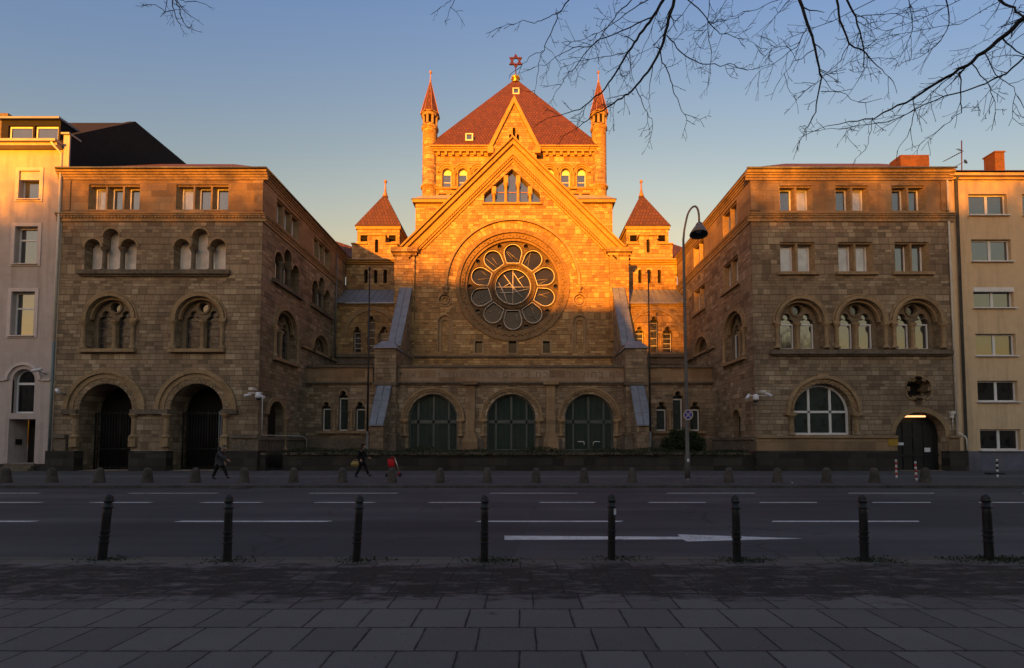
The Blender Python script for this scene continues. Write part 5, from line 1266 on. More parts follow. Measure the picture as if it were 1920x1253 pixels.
mb.add([(xl, yq, Z(329) + .02), (xe, yq, Z(329) + .02), (xe, 33.5, zq), (xl, 33.5, zq), (xe, 41, Z(329)), (xl, 41, Z(329))], [(0, 1, 2, 3), (3, 2, 4, 5)]); rf2 = mb.build('roof', M['roof_tile_brown'], hr)
yc_ = 30.6; mb = MB(); mb.box(AX(1866, 310, yc_), AX(1884, 310, yc_), yc_, yc_ + .75, AZ(340, yc_), AZ(286, yc_)); mb.box(AX(1866, 310, yc_) - .05, AX(1884, 310, yc_) + .05, yc_ - .05, yc_ + .8, AZ(286, yc_) + .003, AZ(286, yc_) + .09); mb.build('chimney', M['brick_red'], rf2)
mb = MB(); xp = X(1798, 600); mb.tube([F(X(1799, 600) - .0, SW + .05, .12), F(X(1800, 600), Z(338), .12), F(X(1800, 600), Z(336), .3)], .075, 8); mb.build('downpipe', M['pipe_zinc'], hr)
mb = MB(); mb.box(X(1790, 600) - .2, X(1790, 600) + .1, YH - .1, YH - .004, Z(846), zev_ - .1); mb.build('corner_strip', M['plaster_ochre'], hr)
mb = MB(); fbox(mb, F, xl + .01, xe, SW, SW + .01, .02, .05); 
# roof aerial
ya_ = 31.2; p = at(1803, 322, ya_); q = at(1803, 264, ya_); r_ = 1 / (850 / ya_)
an = thing('roof_antenna', p, 'thin metal television aerial on the roof beside the right chimney', 'aerial')
mb = MB(); mb.tube([p - Vector((0, 0, .4)), q], .035, 6); mb.build('mast', M['star_red'], an)
def yagi(a, b, nel, half, ax):
    a, b = at(*a, ya_), at(*b, ya_); mb = MB(); mb.tube([a, b], .02, 5)
    for i in range(nel):
        c = a.lerp(b, (i + .5) / nel); d = Vector(ax) * half * (1 - .03 * i); mb.tube([c - d, c + d], .012, 4)
    mb.build('aerial_array', M['iron_black'], an)
yagi((1803, 285), (1769, 303), 9, .28, (.15, .9, .35)); yagi((1803, 306), (1790, 313), 5, .35, (.3, .8, .2)); yagi((1795, 279), (1804, 284), 4, .3, (.2, .8, .5))
mb = MB(); pp = at(1811, 303, ya_); mb.lathe([(.02, -.1), (.16, -.03), (.18, 0)], pp, 10, axis=(.3, -.9, .2)); mb.build('dish', M['iron_black'], an)

# ================================================================== TERRACE
X, Z = fpx(YW)
tz = TZ
tw = thing('terrace_wall', (AXX, YW, SW), 'low dark stone retaining wall along the pavement between the two wings', 'wall')
g0, g1 = X(498, 865), X(531, 865); xa, xb = X(487, 865) + .27, X(1414, 865) - .002
F = front(YW); mb = MB()
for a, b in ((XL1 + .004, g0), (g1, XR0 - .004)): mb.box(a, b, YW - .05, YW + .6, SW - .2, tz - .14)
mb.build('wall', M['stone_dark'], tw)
mb = MB()
for a, b in ((XL1 + .3, g0 - .003), (g1 + .003, XR0 - .3)): mb.box(a, b, YW - .14, YW + .62, tz - .136, tz)
mb.build('coping', M['stone_grey'], tw)
mb = MB()
for i in range(11): x = g0 + (g1 - g0) * (i + .5) / 11; mb.tube([(x, YW + .2, SW + .03), (x, YW + .2, tz + .75)], .016, 5)
for z in (SW + .1, tz - .1, tz + .6): mb.box(g0, g1, YW + .18, YW + .22, z, z + .04)
mb.build('iron_gate', M['iron_bars'], tw)
mb = MB(); mb.box(g0, g1, YW + 1.4, YW + 1.5, SW, tz - .01); mb.box(g0 - .1, g0 - .003, YW + .61, YW + 1.5, SW, tz - .01); mb.box(g1 + .003, g1 + .1, YW + .61, YW + 1.5, SW, tz - .01); mb.build('stair_pit', M['stone_dark'], tw)
tag(sheet('terrace', XL1 + .004, XR0 - .004, YW + 1.52, YA, .3, tz - .01, M['paving_far']), kind='structure')
mb = MB()
for a, b in ((XL1 + .01, g0 - .12), (g1 + .12, XR0 - .01)): mb.box(a, b, YW + .62, YW + 1.515, .3, tz - .012)
tag(mb.build('terrace_bed', M['park_earth']), kind='structure')
def leaves(mb, pts, s, rnd):
    for p in pts:
        n = Vector((rnd.gauss(0, 1), rnd.gauss(0, 1) - .5, rnd.gauss(0, 1) + .4)).normalized(); a = n.orthogonal().normalized(); b = n.cross(a)
        t = rnd.uniform(0, 6.3); a, b = a * math.cos(t) + b * math.sin(t), b * math.cos(t) - a * math.sin(t)
        k = s * rnd.uniform(.6, 1.3); p = Vector(p)
        mb.add([p - a * k, p + b * k * .5 + n * k * .15, p + a * k, p - b * k * .5 + n * k * .15], [(0, 1, 2, 3)])
rnd = random.Random(3); mb = MB(); pts = []
x0, x1 = X(520, 840), X(1410, 840)
for _ in range(13000):
    x = rnd.uniform(x0, x1); dens = .5 + .5 * math.sin(x * 1.3) * math.sin(x * .37 + 1)
    if rnd.random() > .35 + .65 * dens: continue
    zmax = .08 + .30 * dens * (1.0 if x < X(1250, 840) else .5)
    pts.append((x, rnd.uniform(YW + .3, YW + 1.3), tz + rnd.uniform(-.02, zmax)))
for _ in range(1800):
    x = rnd.uniform(x0, x1); pts.append((x, YW - .15 - rnd.random() * .05, tz - abs(rnd.gauss(0, .09))))
leaves(mb, pts, .055, rnd); tag(mb.build('ivy', M['leaf_ivy']), 'dark ivy and ground cover along the top of the low terrace wall', 'ivy', kind='stuff')
# evergreen bush behind the lamp post
bc = at(1280, 838, 30.6); bush = thing('evergreen_bush', (bc.x, bc.y, tz), 'dark rounded evergreen bush on the terrace behind the street lamp', 'bush')
mb = MB(); pts = []
blobs = [(-.75, 0, .55, .62), (-.2, .1, .85, .72), (.35, -.1, .80, .70), (.85, .1, .55, .62), (0, -.3, .45, .7), (-1.1, .1, .35, .45), (1.15, -.1, .4, .42), (-.5, .2, 1.25, .38), (.15, .1, 1.32, .33), (.7, 0, 1.12, .36), (-1.25, -.2, .75, .25), (1.35, .1, .8, .24)]
for bx_, by_, bz_, br_ in blobs:
    for _ in range(int(1900 * br_ * br_)):
        v = Vector((rnd.gauss(0, 1), rnd.gauss(0, 1), rnd.gauss(0, 1))).normalized() * br_ * (rnd.random() ** .35) * rnd.uniform(.85, 1.1)
        q = (bc.x + bx_ + v.x, bc.y + by_ + v.y, tz + max(.03, bz_ + v.z)); pts.append(q)
leaves(mb, pts, .075, rnd); mb.build('crown', M['leaf_dark'], bush)
mb = MB()
for i in range(7):
    a = rnd.uniform(0, 6.28); mb.tube([(bc.x + .1 * math.cos(a), bc.y, tz - .02), (bc.x + .35 * math.cos(a), bc.y + .2 * math.sin(a), tz + .5), (bc.x + .75 * math.cos(a), bc.y + .3 * math.sin(a), tz + 1.0)], [.03, .02, .008], 5)
mb.build('stem', M['bark'], bush)
# flag poles
for px_, yt_, lab in ((688.5, 505, 'thin dark flagpole on the terrace before the left aisle, left of the rose window'), (1219.5, 510, 'thin dark flagpole on the terrace before the right aisle, beside the street lamp')):
    Yp = 31.0; b = at(px_, 835, Yp); b.z = tz - .01; t = at(px_, yt_, Yp)
    fp = thing('flagpole', b, lab, 'flagpole', 'flagpoles on the terrace')
    mb = MB(); mb.tube([b, (b.x, Yp, t.z)], [.075, .045], 10); mb.build('pole', M['iron_black'], fp)
    mb = MB(); mb.lathe([(.16, 0), (.16, .05), (.10, .3), (.085, 1.3), (.095, 1.34), (.07, 1.4)], b, 10); mb.build('base', M['pipe_zinc'], fp)
    mb = MB(); mb.lathe([(.05, -.02), (.09, .05), (.08, .12), (.02, .17)], (b.x, Yp, t.z), 10, smooth=True); mb.box(b.x - .22, b.x + .22, Yp - .02, Yp + .02, t.z - .06, t.z - .02); mb.build('pole_cap', M['iron_black'], fp)

# ================================================================== STREET FURNITURE
# concrete bollards along the far kerb
bx_ = [10, 97, 186, 276, 366, 457.5, 550, 642, 735, 825, 913.5, 1005, 1095, 1186, 1367, 1458, 1550.5, 1640, 1735]
bl = ['in front of the mauve house door, at the left edge of the photo', 'before the seam between the mauve house and the left wing', 'before the left one of the two portals', 'before the pier between the two portals', 'before the right portal, to the left of the hunched walker',
      'just right of the hunched walker', 'before the iron gate in the low terrace wall, left of the woman', 'just left of the woman with the bag', 'with the red scooter standing behind it', 'just right of the red scooter', 'before the pilaster left of the middle arch', 'below the middle glazed arch, right of its centre',
      'below the right glazed arch', 'before the right buttress, left of the lamp post', 'next to the right of the lamp post', 'below the twin cameras, left of the big arched window', 'below the big white-framed arched window', 'just left of the red and white posts', 'before the dark gate, right of the red and white posts']
root = None
for i, (px_, lb) in enumerate(zip(bx_, bl)):
    g = ground(px_, 905.5, SW); lab = 'concrete bollard ' + lb
    if root is None:
        root = thing('concrete_bollard', (g.x, g.y, SW), lab, 'bollard', 'concrete bollards along the far kerb')
        mb = MB(); mb.lathe([(.22, -.05), (.215, .03), (.185, .25), (.155, .46), (.145, .53), (.125, .59), (.085, .635), (.025, .655)], (g.x, g.y, SW), 16, smooth=True); mb.build('shaft', M['cast_stone'], root)
        mb = MB(); mb.lathe([(.235, -.02), (.232, .015), (.222, .03)], (g.x, g.y, SW), 16); mb.build('foot', M['cast_stone'], root)
    else: copy_thing(root, (g.x, g.y, SW), lab, (R(rnd.uniform(-1.2, 1.2)), R(rnd.uniform(-1.2, 1.2)), rnd.uniform(0, 6)))
# cast iron bollards on the near kerb
il = [(191, 205, 1049, 'leaning clearly to the right, leftmost of its row'), (426, 429, 1051.5, 'upright, second from the left of its row'), (668, 675, 1051.5, 'leaning slightly to the right, below the red scooter'), (908, 909, 1052, 'upright, left of the white arrow painted on the road'),
      (1146.5, 1147, 1048, 'with a pale sticker, before the shaft of the painted arrow'), (1382, 1379, 1052, 'standing before the head of the painted arrow'), (1621, 1617, 1051, 'second from the right of its row'), (1855, 1848, 1049, 'rightmost of its row, with moss at its foot')]
root = None
for i, (pb, pt, py, lb) in enumerate(il):
    g = ground(pb, py, SW); lab = 'ringed black iron bollard ' + lb
    nat = -(pb - CX) * 121 / 20000.0; lean = math.atan((pt - pb - nat) / 121.0)
    if root is None:
        root = thing('iron_bollard', (g.x, g.y, SW), lab, 'bollard', 'iron bollards along the near kerb')
        c = (g.x, g.y, SW); H = .965
        mb = MB(); mb.lathe([(.056, -.15), (.056, .02), (.054, H * .70), (.051, H * .88)], c, 16, smooth=True); mb.build('post', M['iron_black'], root)
        mb = MB(); mb.lathe([(.051, H * .881), (.066, H * .89), (.067, H * .903), (.055, H * .913), (.057, H * .945), (.048, H * .965), (.028, H * .99), (.006, H)], c, 16, smooth=True); mb.build('cap', M['iron_black'], root)
        for zz in (.275, .36, .435, .80):
            mb = MB(); mb.lathe([(.054, -.015), (.069, -.010), (.071, .004), (.054, .013)], (g.x, g.y, SW + H * zz), 16); mb.build('ring', M['iron_black'], root)
        r0 = root; root.rotation_euler = (0, lean, 0)
    else:
        cp = copy_thing(root, (g.x, g.y, SW), lab, (R(rnd.uniform(-.6, .6)), lean, rnd.uniform(0, .5)))
        if i == 4:
            st = MB(); q = Frame((g.x, g.y - .0575, SW), (1, 0, 0), (0, -1, 0)); fbox(st, q, .01, .045, .66, .75, -.02, .002); stk = st.build('sticker', M['sign_white'], cp); WLOC[stk.name] = Vector((0, 0, 0))
# moss and soil clumps at the feet of the bollards
mb = MB(); pts = []
for pb, pt, py, lb in il:
    g = ground(pb, py, SW); nn = 300 if pb > 1300 or pb > 880 and pb < 920 else 160
    for _ in range(nn):
        pts.append((g.x + rnd.gauss(0.12, .22), min(KN - .02, g.y + rnd.gauss(.02, .10)), SW + abs(rnd.gauss(0, .012))))
for _ in range(700): pts.append((rnd.uniform(6.2, 9), rnd.uniform(6.55, 6.92), SW + abs(rnd.gauss(0, .018))))
leaves(mb, pts, .018, rnd); tag(mb.build('kerb_moss', M['leaf_ivy']), 'sparse moss and weeds round the iron bollards on the near kerb', 'moss', kind='stuff')
# street lamp
lb_ = ground(1289.5, 903, SW); YL = lb_.y
lamp = thing('street_lamp', lb_, 'tall grey street lamp with a curved neck and a bell-shaped shade', 'street lamp')
pl = [(1281.3, 450), (1283, 432), (1286, 416.5), (1290, 401), (1296, 391), (1302.5, 387), (1307.5, 391), (1310.3, 402), (1311, 418)]
mb = MB(); mb.tube([lb_, Vector((lb_.x, YL, SW + 1.15)), Vector((lb_.x, YL, SW + 1.2)), Vector((lb_.x, YL, SW + 4)), at(*pl[0], YL)] + smooth_path([at(*p, YL) for p in pl[1:]]), [.115, .112, .088, .075, .050] + [.044] * 29, 12); mb.build('pole', M['lamp_grey'], lamp)
mb = MB(); mb.lathe([(.15, -.02), (.15, .06), (.125, .10), (.118, .14)], lb_, 14); mb.build('base', M['lamp_grey'], lamp)
hd = at(1311, 419, YL); ax = Vector((.10, .10, 1)).normalized()
mb = MB(); mb.lathe([(.05, .05), (.12, .0), (.16, -.08), (.165, -.16), (.21, -.18), (.30, -.34), (.385, -.50), (.40, -.56), (.37, -.56), (.27, -.36), (.15, -.22), (.02, -.2)], hd, 22, smooth=True, axis=ax); mb.build('shade', M['lamp_grey'], lamp)
mb = MB(); mb.lathe([(.02, -.44), (.12, -.42), (.14, -.34), (.10, -.24)], hd, 12, smooth=True, axis=ax); mb.build('bulb', M['grey_panel'], lamp)
mb = MB(); fbox(mb, front(YL - .12), lb_.x - .05, lb_.x + .03, AZ(866, YL), AZ(860, YL), -.02, .01); mb.build('pole_label', M['sign_white'], lamp)
# round no-stopping sign strapped to the lamp post
sg = at(1290.5, 778, YL - .16); ns = thing('no_stopping_sign', sg, 'round blue no-stopping sign with a cross, strapped to the lamp post', 'sign')
a = R(52); FSg = Frame(sg, (math.cos(a), -math.sin(a), 0), (-math.sin(a), -math.cos(a), 0)); r = .235
mb = MB(); slab(mb, FSg, circle(0, 0, r, 28), [], -.012, .0, True); mb.build('disc', M['sign_blue'], ns)
mb = MB(); ring(mb, FSg, 0, 0, r * .80, r * 1.02, .002, .006, 0, 360, 32, uv=False); mb.build('rim', M['sign_pale'], ns)
mb = MB()
for s in (-1, 1):
    d = Vector((math.cos(R(45)), s * math.sin(R(45)))); n2 = Vector((-d.y, d.x)) * .022; e = d * r * .81
    q = [(-e.x + n2.x, -e.y + n2.y), (-e.x - n2.x, -e.y - n2.y), (e.x - n2.x, e.y - n2.y), (e.x + n2.x, e.y + n2.y)]
    slab(mb, FSg, q, [], .002, .0055 + .0006 * s)
mb.build('cross', M['sign_pale'], ns)
mb = MB(); mb.lathe([(.09, 0), (.095, .01), (.095, .05), (.09, .06)], (lb_.x - .0, YL, sg.z + .18), 12); mb.lathe([(.09, 0), (.095, .01), (.095, .05), (.09, .06)], (lb_.x, YL, sg.z - .24), 12); mb.build('strap', M['pipe_zinc'], ns)
# striped posts
def striped(px_, y0, y1, col, lab, name):
    g = ground(px_, y0, SW); h = AZ(y1, g.y) - SW; t = thing(name, (g.x, g.y, SW), lab, 'post', 'striped posts at the gate')
    nb_ = 7
    for i in range(nb_):
        mb = MB(); z0, z1 = SW + h * i / nb_, SW + h * (i + 1) / nb_ - .001
        pr = [(.042, 0), (.042, z1 - z0)] if i < nb_ - 1 else [(.042, 0), (.042, (z1 - z0) * .8), (.03, (z1 - z0) * .97), (.005, z1 - z0)]
        mb.lathe(pr, (g.x, g.y, z0), 12, smooth=True); mb.build('stripe', M['post_white'] if i % 2 == 0 else M[col], t)
    return t
striped(1681, 896.5, 862, 'post_red', 'red and white striped post before the dark gate, the left one of the two', 'striped_post')
striped(1718.5, 901.5, 865, 'post_red', 'red and white striped post leaning slightly, nearer the street before the dark gate', 'striped_post').rotation_euler = (0, R(-2), 0)
striped(1870.5, 895, 861, 'post_black', 'black and white striped post before the blue-grey base of the ochre house', 'striped_post')
mb = MB(); g = ground(1868, 890, SW); mb.box(g.x - .38, g.x + .38, g.y - .1, g.y + .25, SW, SW + .09); tag(mb.build('rubber_block', M['rubber']), 'low dark block on the pavement behind the black and white post', 'block')
# security cameras
def seccam(p, direction, s=1.0):
    d = Vector(direction).normalized(); p = Vector(p); mb = MB(); u = d.orthogonal().normalized()
    mb.lathe([(.02, -.16 * s), (.065 * s, -.15 * s), (.065 * s, .14 * s), (.075 * s, .16 * s), (.05 * s, .17 * s)], p, 10, axis=d); return mb
X, Z = fpx(YW)
def cluster(px0, py0, lab, cams, dome):
    o = at(px0, py0, YW - .6); t = thing('security_camera', at(px0, py0, YW), lab, 'camera', 'camera clusters on the wing corners')
    mb = MB(); w = at(px0, py0 - 6, YW); mb.tube([w, (w.x, YW - .6, w.z)], .045, 8); mb.tube([at(cams[0][0], py0 - 1, YW - .6), at(cams[-1][0], py0 - 1, YW - .6)], .03, 6); mb.box(w.x - .16, w.x + .1, YW - .68, YW - .4, w.z - .05, w.z + .10); mb.build('bracket', M['pipe_white'], t)
    for cx_, cy_, d in cams:
        seccam(at(cx_, cy_, YW - .6), d, 1.25).build('camera_body', M['camera_white'], t)
    q = at(dome[0], dome[1], YW - .6); mb = MB(); mb.lathe([(.05, .22), (.12, .2), (.165, .08), (.175, -.05), (.17, -.14)], q, 14, smooth=True); mb.build('dome_housing', M['camera_white'], t)
    mb = MB(); mb.lathe([(.155, -.142), (.13, -.22), (.07, -.27), (.01, -.285)], q, 14, smooth=True); mb.build('dome', M['glass_dark'], t)
cluster(483, 738, 'white camera cluster with a dome on the corner of the left wing', [(465, 741, (-.8, -.5, -.25)), (492, 744, (.7, -.6, -.2))], (484.5, 742))
cluster(1422, 743, 'white camera cluster with two long housings on the corner of the right wing', [(1402, 744, (-.75, -.5, -.75)), (1441, 740, (.85, -.4, -.5))], (1417, 746))
for px_, py_, d, lab in ((70, 694, (-.9, -.4, -.35), 'white tube camera beside the arched stair window of the mauve house'), (108, 733, (.75, -.5, -.4), 'white tube camera at the seam between the mauve house and the left wing')):
    p = at(px_, py_, YW - .45); t = thing('security_camera', at(px_, py_, YW), lab, 'camera', 'single cameras on the mauve house')
    seccam(p, d, 1.5).build('camera_body', M['camera_white'], t)
    mb = MB(); mb.tube([(p.x, p.y, p.z - .05), (p.x + .1, YW - .15, p.z - .18), (p.x + .12, YW, p.z - .18)], .03, 6); mb.build('bracket', M['pipe_zinc'], t)
# scrap of paper in the gutter and lid in the pavement
mb = MB(); g = ground(1487, 906, SW); mb.add([(g.x - .06, g.y, SW + .012), (g.x + .05, g.y - .02, SW + .02), (g.x + .08, g.y + .06, SW + .012), (g.x - .03, g.y + .07, SW + .03)], [(0, 1, 2, 3)]); tag(mb.build('paper_scrap', M['sign_white']), 'white scrap of paper on the far pavement near the bollards', 'litter')
mb = MB(); g = ground(470, 913.5, 0); mb.box(g.x - .28, g.x + .28, KF - .34, KF - .02, -.05, .008)
tag(mb.build('drain_grate', M['iron_black']), 'dark iron drain grate in the gutter before the left wing', 'drain')

# ================================================================== SCOOTER AND BAG
YS_ = ground(0, 894.5, SW).y; c0 = at(749.8, 893, YS_); sk = thing('kick_scooter', (c0.x - .3, YS_, SW), 'small red kick scooter standing behind a bollard', 'scooter')
def wheel(mb_name, c, r):
    mb = MB(); mb.lathe([(r * .55, -.018), (r * .92, -.02), (r, -.008), (r, .008), (r * .92, .02), (r * .55, .018)], c, 18, axis=(0, 1, 0)); w = mb.build('wheel', M['rubber'], sk)
    mb = MB(); mb.lathe([(r * .54, -.012), (r * .54, .012)], c, 14, axis=(0, 1, 0)); mb.build('rim', M['sign_blue'], w)
wheel('w', (c0.x, YS_, SW + .105), .105); xr_ = at(725, 894, YS_).x; wheel('w', (xr_, YS_, SW + .09), .09)
hx = at(739, 858.5, YS_)
mb = MB(); mb.tube([(c0.x - .02, YS_, SW + .22), (hx.x + .03, YS_, hx.z)], .020, 8); mb.build('stem', M['chrome'], sk)
mb = MB(); mb.tube([(c0.x, YS_ - .05, SW + .105), (c0.x - .02, YS_ - .05, SW + .25), (c0.x - .02, YS_ + .05, SW + .25), (c0.x, YS_ + .05, SW + .105)], .014, 6); mb.build('fork', M['fabric_red'], sk)
mb = MB(); mb.tube([(c0.x - .03, YS_, SW + .26), (c0.x - .12, YS_, SW + .10), (xr_ + .05, YS_, SW + .09)], .022, 6); mb.hexa([(x, y, z) for z in (SW + .10, SW + .125) for y in (YS_ - .06, YS_ + .06) for x in (xr_ + .08, c0.x - .12)]); mb.build('deck', M['fabric_red'], sk)
mb = MB(); mb.tube([(hx.x + .03, YS_ - .22, hx.z + .01), (hx.x + .03, YS_ + .22, hx.z + .01)], .017, 8); mb.build('handlebar', M['chrome'], sk)
for s in (-1, 1):
    mb = MB(); mb.tube([(hx.x + .03, YS_ + s * .13, hx.z + .01), (hx.x + .03, YS_ + s * .25, hx.z + .01)], .024, 8); mb.build('grip', M['rubber'], sk)
ba, bb = at(728.3, 861, YS_), at(740, 876, YS_)
bg = thing('shopping_bag', (ba.x + .1, YS_, bb.z), 'bright red cloth bag hung on the handlebar of the scooter', 'bag')
mb = MB(); n_ = 10; prof = []
for i, (zz, sx, sy) in enumerate(((bb.z, .12, .09), (bb.z + .03, .145, .11), (bb.z + .2, .16, .12), (ba.z - .04, .165, .11), (ba.z, .16, .09))):
    prof.append((zz, sx, sy))
xm_ = (ba.x + bb.x) / 2
vs = []
for zz, sx, sy in prof:
    for j in range(16):
        t = 2 * math.pi * j / 16; cx_ = abs(math.cos(t)) ** .5 * (1 if math.cos(t) > 0 else -1); sy_ = abs(math.sin(t)) ** .5 * (1 if math.sin(t) > 0 else -1)
        vs.append((xm_ + sx * cx_ + (zz - bb.z) * -.08 + rnd.gauss(0, .004), YS_ + sy * sy_, zz))
fs = [(i * 16 + j, i * 16 + (j + 1) % 16, (i + 1) * 16 + (j + 1) % 16, (i + 1) * 16 + j) for i in range(4) for j in range(16)] + [tuple(range(16))[::-1]]
mb.add(vs, fs, smooth=True); mb.build('bag_body', M['fabric_red'], bg)
mb = MB(); mb.tube([(xm_ - .12, YS_, ba.z - .02), (xm_ - .05, YS_, ba.z + .09), (hx.x + .03, YS_ - .02, hx.z + .04), (xm_ + .12, YS_, ba.z - .02)], .012, 6); mb.build('strap', M['fabric_red'], bg)

# ================================================================== PEOPLE
def skin_mesh(name, nodes, edges, mat, parent, loc, sub=2):
    me = bpy.data.meshes.new(name); me.from_pydata([n[0] for n in nodes], edges, [])
    o = bpy.data.objects.new(name + '_tmp', me); COL.objects.link(o)
    m = o.modifiers.new('skin', 'SKIN'); m.use_smooth_shade = True; m.branch_smoothing = .3
    s = o.modifiers.new('sub', 'SUBSURF'); s.levels = sub; s.render_levels = sub
    for i, n in enumerate(nodes):
        sv = me.skin_vertices[0].data[i]; r = n[1]; sv.radius = r if isinstance(r, tuple) else (r, r); sv.use_root = (i == 0)
    bpy.context.view_layer.update()
    ev = o.evaluated_get(bpy.context.evaluated_depsgraph_get()); m2 = bpy.data.meshes.new_from_object(ev)
    bpy.data.objects.remove(o); m2.name = name; m2.materials.clear(); m2.materials.append(mat)
    for p in m2.polygons: p.use_smooth = True
    r = bpy.data.objects.new(name, m2); COL.objects.link(r); r.parent = parent; WLOC[r.name] = Vector(loc); return r
def person(loc, yaw, J, label, jacket, trousers, hair, coat_len, hairlen, scarf=None):
    """J: joints in the walking plane (x forward, z up); y is added per side"""
    t = thing('person', loc, label, 'person'); t.rotation_euler = (0, 0, yaw)
    P = lambda k, y=0.0: (J[k][0], y, J[k][1])
    # one continuous body
    nd = [(P('hip'), (.13, .10)), (P('waist'), (.115, .09)), (P('chest'), (.14, .10)), (P('neck0'), (.055, .055)), (P('neck1'), (.05, .05)), (P('head0'), (.072, .068)), (P('head1'), (.088, .078)), (P('head2'), (.06, .055)), (P('nose'), (.014, .012))]
    ed = [(0, 1), (1, 2), (2, 3), (3, 4), (4, 5), (5, 6), (6, 7), (5, 8)]
    for s, side in ((-1, 'a'), (1, 'b')):
        b = len(nd)
        nd += [(P('sh' + side, s * .17), .055), (P('el' + side, s * .21), .042), (P('wr' + side, s * .19), .028), (P('hd' + side, s * .185), (.034, .018))]
        ed += [(2, b), (b, b + 1), (b + 1, b + 2), (b + 2, b + 3)]
        d = (Vector(P('hd' + side, s * .185)) - Vector(P('wr' + side, s * .19))).normalized(); h = Vector(P('hd' + side, s * .185)); up = Vector((0, 1, 0)); sdw = d.cross(up).normalized()
        for k, (off, ln) in enumerate(((-.026, .062), (-.009, .075), (.009, .071), (.026, .056))):
            b2 = len(nd); q = h + sdw * off + d * .03; nd += [(tuple(q + d * ln * .5), .009), (tuple(q + d * ln + up * .02 * -s), .007)]; ed += [(b + 3, b2), (b2, b2 + 1)]
        b2 = len(nd); q = h + sdw * .035 - d * .01; nd += [(tuple(q + sdw * .02 + d * .02), .010), (tuple(q + sdw * .028 + d * .05), .008)]; ed += [(b + 3, b2), (b2, b2 + 1)]
        b = len(nd)
        nd += [(P('th' + side, s * .085), .085), (P('kn' + side, s * .09), .055), (P('an' + side, s * .085), .038), (P('toe' + side, s * .09), (.035, .025))]
        ed += [(0, b), (b, b + 1), (b + 1, b + 2), (b + 2, b + 3)]
    skin_mesh('body', nd, ed, M['skin'], t, loc)
    # jacket or coat with sleeves
    hx, hz = J['hip']; nj = [(P('hip'), (.175, .14)), (P('waist'), (.16, .13)), (P('chest'), (.185, .14)), (P('neck0'), (.08, .08)), ((J['hem'][0], 0, J['hem'][1]), (.19, .15))]
    ej = [(0, 1), (1, 2), (2, 3), (0, 4)]
    for s, side in ((-1, 'a'), (1, 'b')):
        b = len(nj); nj += [(P('sh' + side, s * .18), .075), (P('el' + side, s * .215), .062), (P('wr' + side, s * .192), .045)]; ej += [(2, b), (b, b + 1), (b + 1, b + 2)]
    skin_mesh('jacket', nj, ej, M[jacket], t, loc)
    for s, side in ((-1, 'a'), (1, 'b')):
        skin_mesh('trouser_leg', [(P('th' + side, s * .085), .105), (P('kn' + side, s * .09), .075), (P('an' + side, s * .085), .062)], [(0, 1), (1, 2)], M[trousers], t, loc)
        a, q = P('an' + side, s * .085), P('toe' + side, s * .09)
        skin_mesh('shoe', [((a[0] - .03, a[1], a[2] - .02), .05), (tuple((Vector(a) + Vector(q)) / 2 - Vector((0, 0, .01))), .048), (q, (.045, .03))], [(0, 1), (1, 2)], M['rubber'], t, loc)
    h0, h1, h2 = Vector(P('head0')), Vector(P('head1')), Vector(P('head2')); back = Vector((-.035, 0, .02))
    nh = [(tuple(h1 + back), (.095, .088)), (tuple(h2 + back * .6), (.075, .07)), (tuple(h0 + back * 1.6), (.07, .06))]; eh = [(0, 1), (0, 2)]
    if hairlen: nh.append((tuple(h0 + Vector((-.08, 0, -.10))), (.06, .05))); eh.append((2, 3))
    skin_mesh('hair', nh, eh, M[hair], t, loc)
    if scarf: skin_mesh('scarf', [(P('neck0'), .085), (P('neck1'), .08)], [(0, 1)], M[scarf], t, loc)
    return t
g = ground(413, 898.5, SW)
man = person(g, 0, dict(hip=(-.07, .80), waist=(-.13, .98), chest=(-.06, 1.20), neck0=(.06, 1.36), neck1=(.11, 1.40), head0=(.17, 1.42), head1=(.19, 1.50), head2=(.19, 1.57), nose=(.27, 1.43), hem=(-.07, .66),
    sha=(-.01, 1.26), ela=(.20, 1.07), wra=(.42, .93), hda=(.48, .89), shb=(-.02, 1.26), elb=(-.12, 1.0), wrb=(.04, .80), hdb=(.08, .73),
    tha=(-.07, .77), kna=(-.16, .43), ana=(-.30, .10), toea=(-.13, .04), thb=(-.05, .77), knb=(.14, .44), anb=(.27, .10), toeb=(.43, .09)),
    'hunched person in a grey jacket and dark trousers walking right with one arm stretched forward', 'cloth_grey', 'cloth_black', 'hair_grey', 0, False)
g = ground(679, 895.5, SW)
wom = person(g, 0, dict(hip=(-.02, .86), waist=(-.02, 1.04), chest=(-.03, 1.26), neck0=(.0, 1.41), neck1=(.03, 1.45), head0=(.06, 1.47), head1=(.065, 1.55), head2=(.06, 1.62), nose=(.15, 1.48), hem=(-.02, .60),
    sha=(-.03, 1.34), ela=(-.14, 1.10), wra=(-.20, .90), hda=(-.21, .83), shb=(-.03, 1.34), elb=(.08, 1.10), wrb=(.22, .98), hdb=(.28, .96),
    tha=(-.02, .82), kna=(-.10, .46), ana=(-.30, .09), toea=(-.14, .04), thb=(.0, .82), knb=(.15, .47), anb=(.30, .11), toeb=(.47, .12)),
    'person in a long black coat and pale scarf walking right with a golden bag', 'cloth_black', 'cloth_black', 'hair_dark', 0, True, 'scarf_pink')
hb = thing('handbag', (g.x - .30, g.y - .24, SW + .55), 'golden handbag carried by the walker in the black coat', 'bag')
mb = MB(); c = Vector((g.x - .26, g.y - .25, SW + .55))
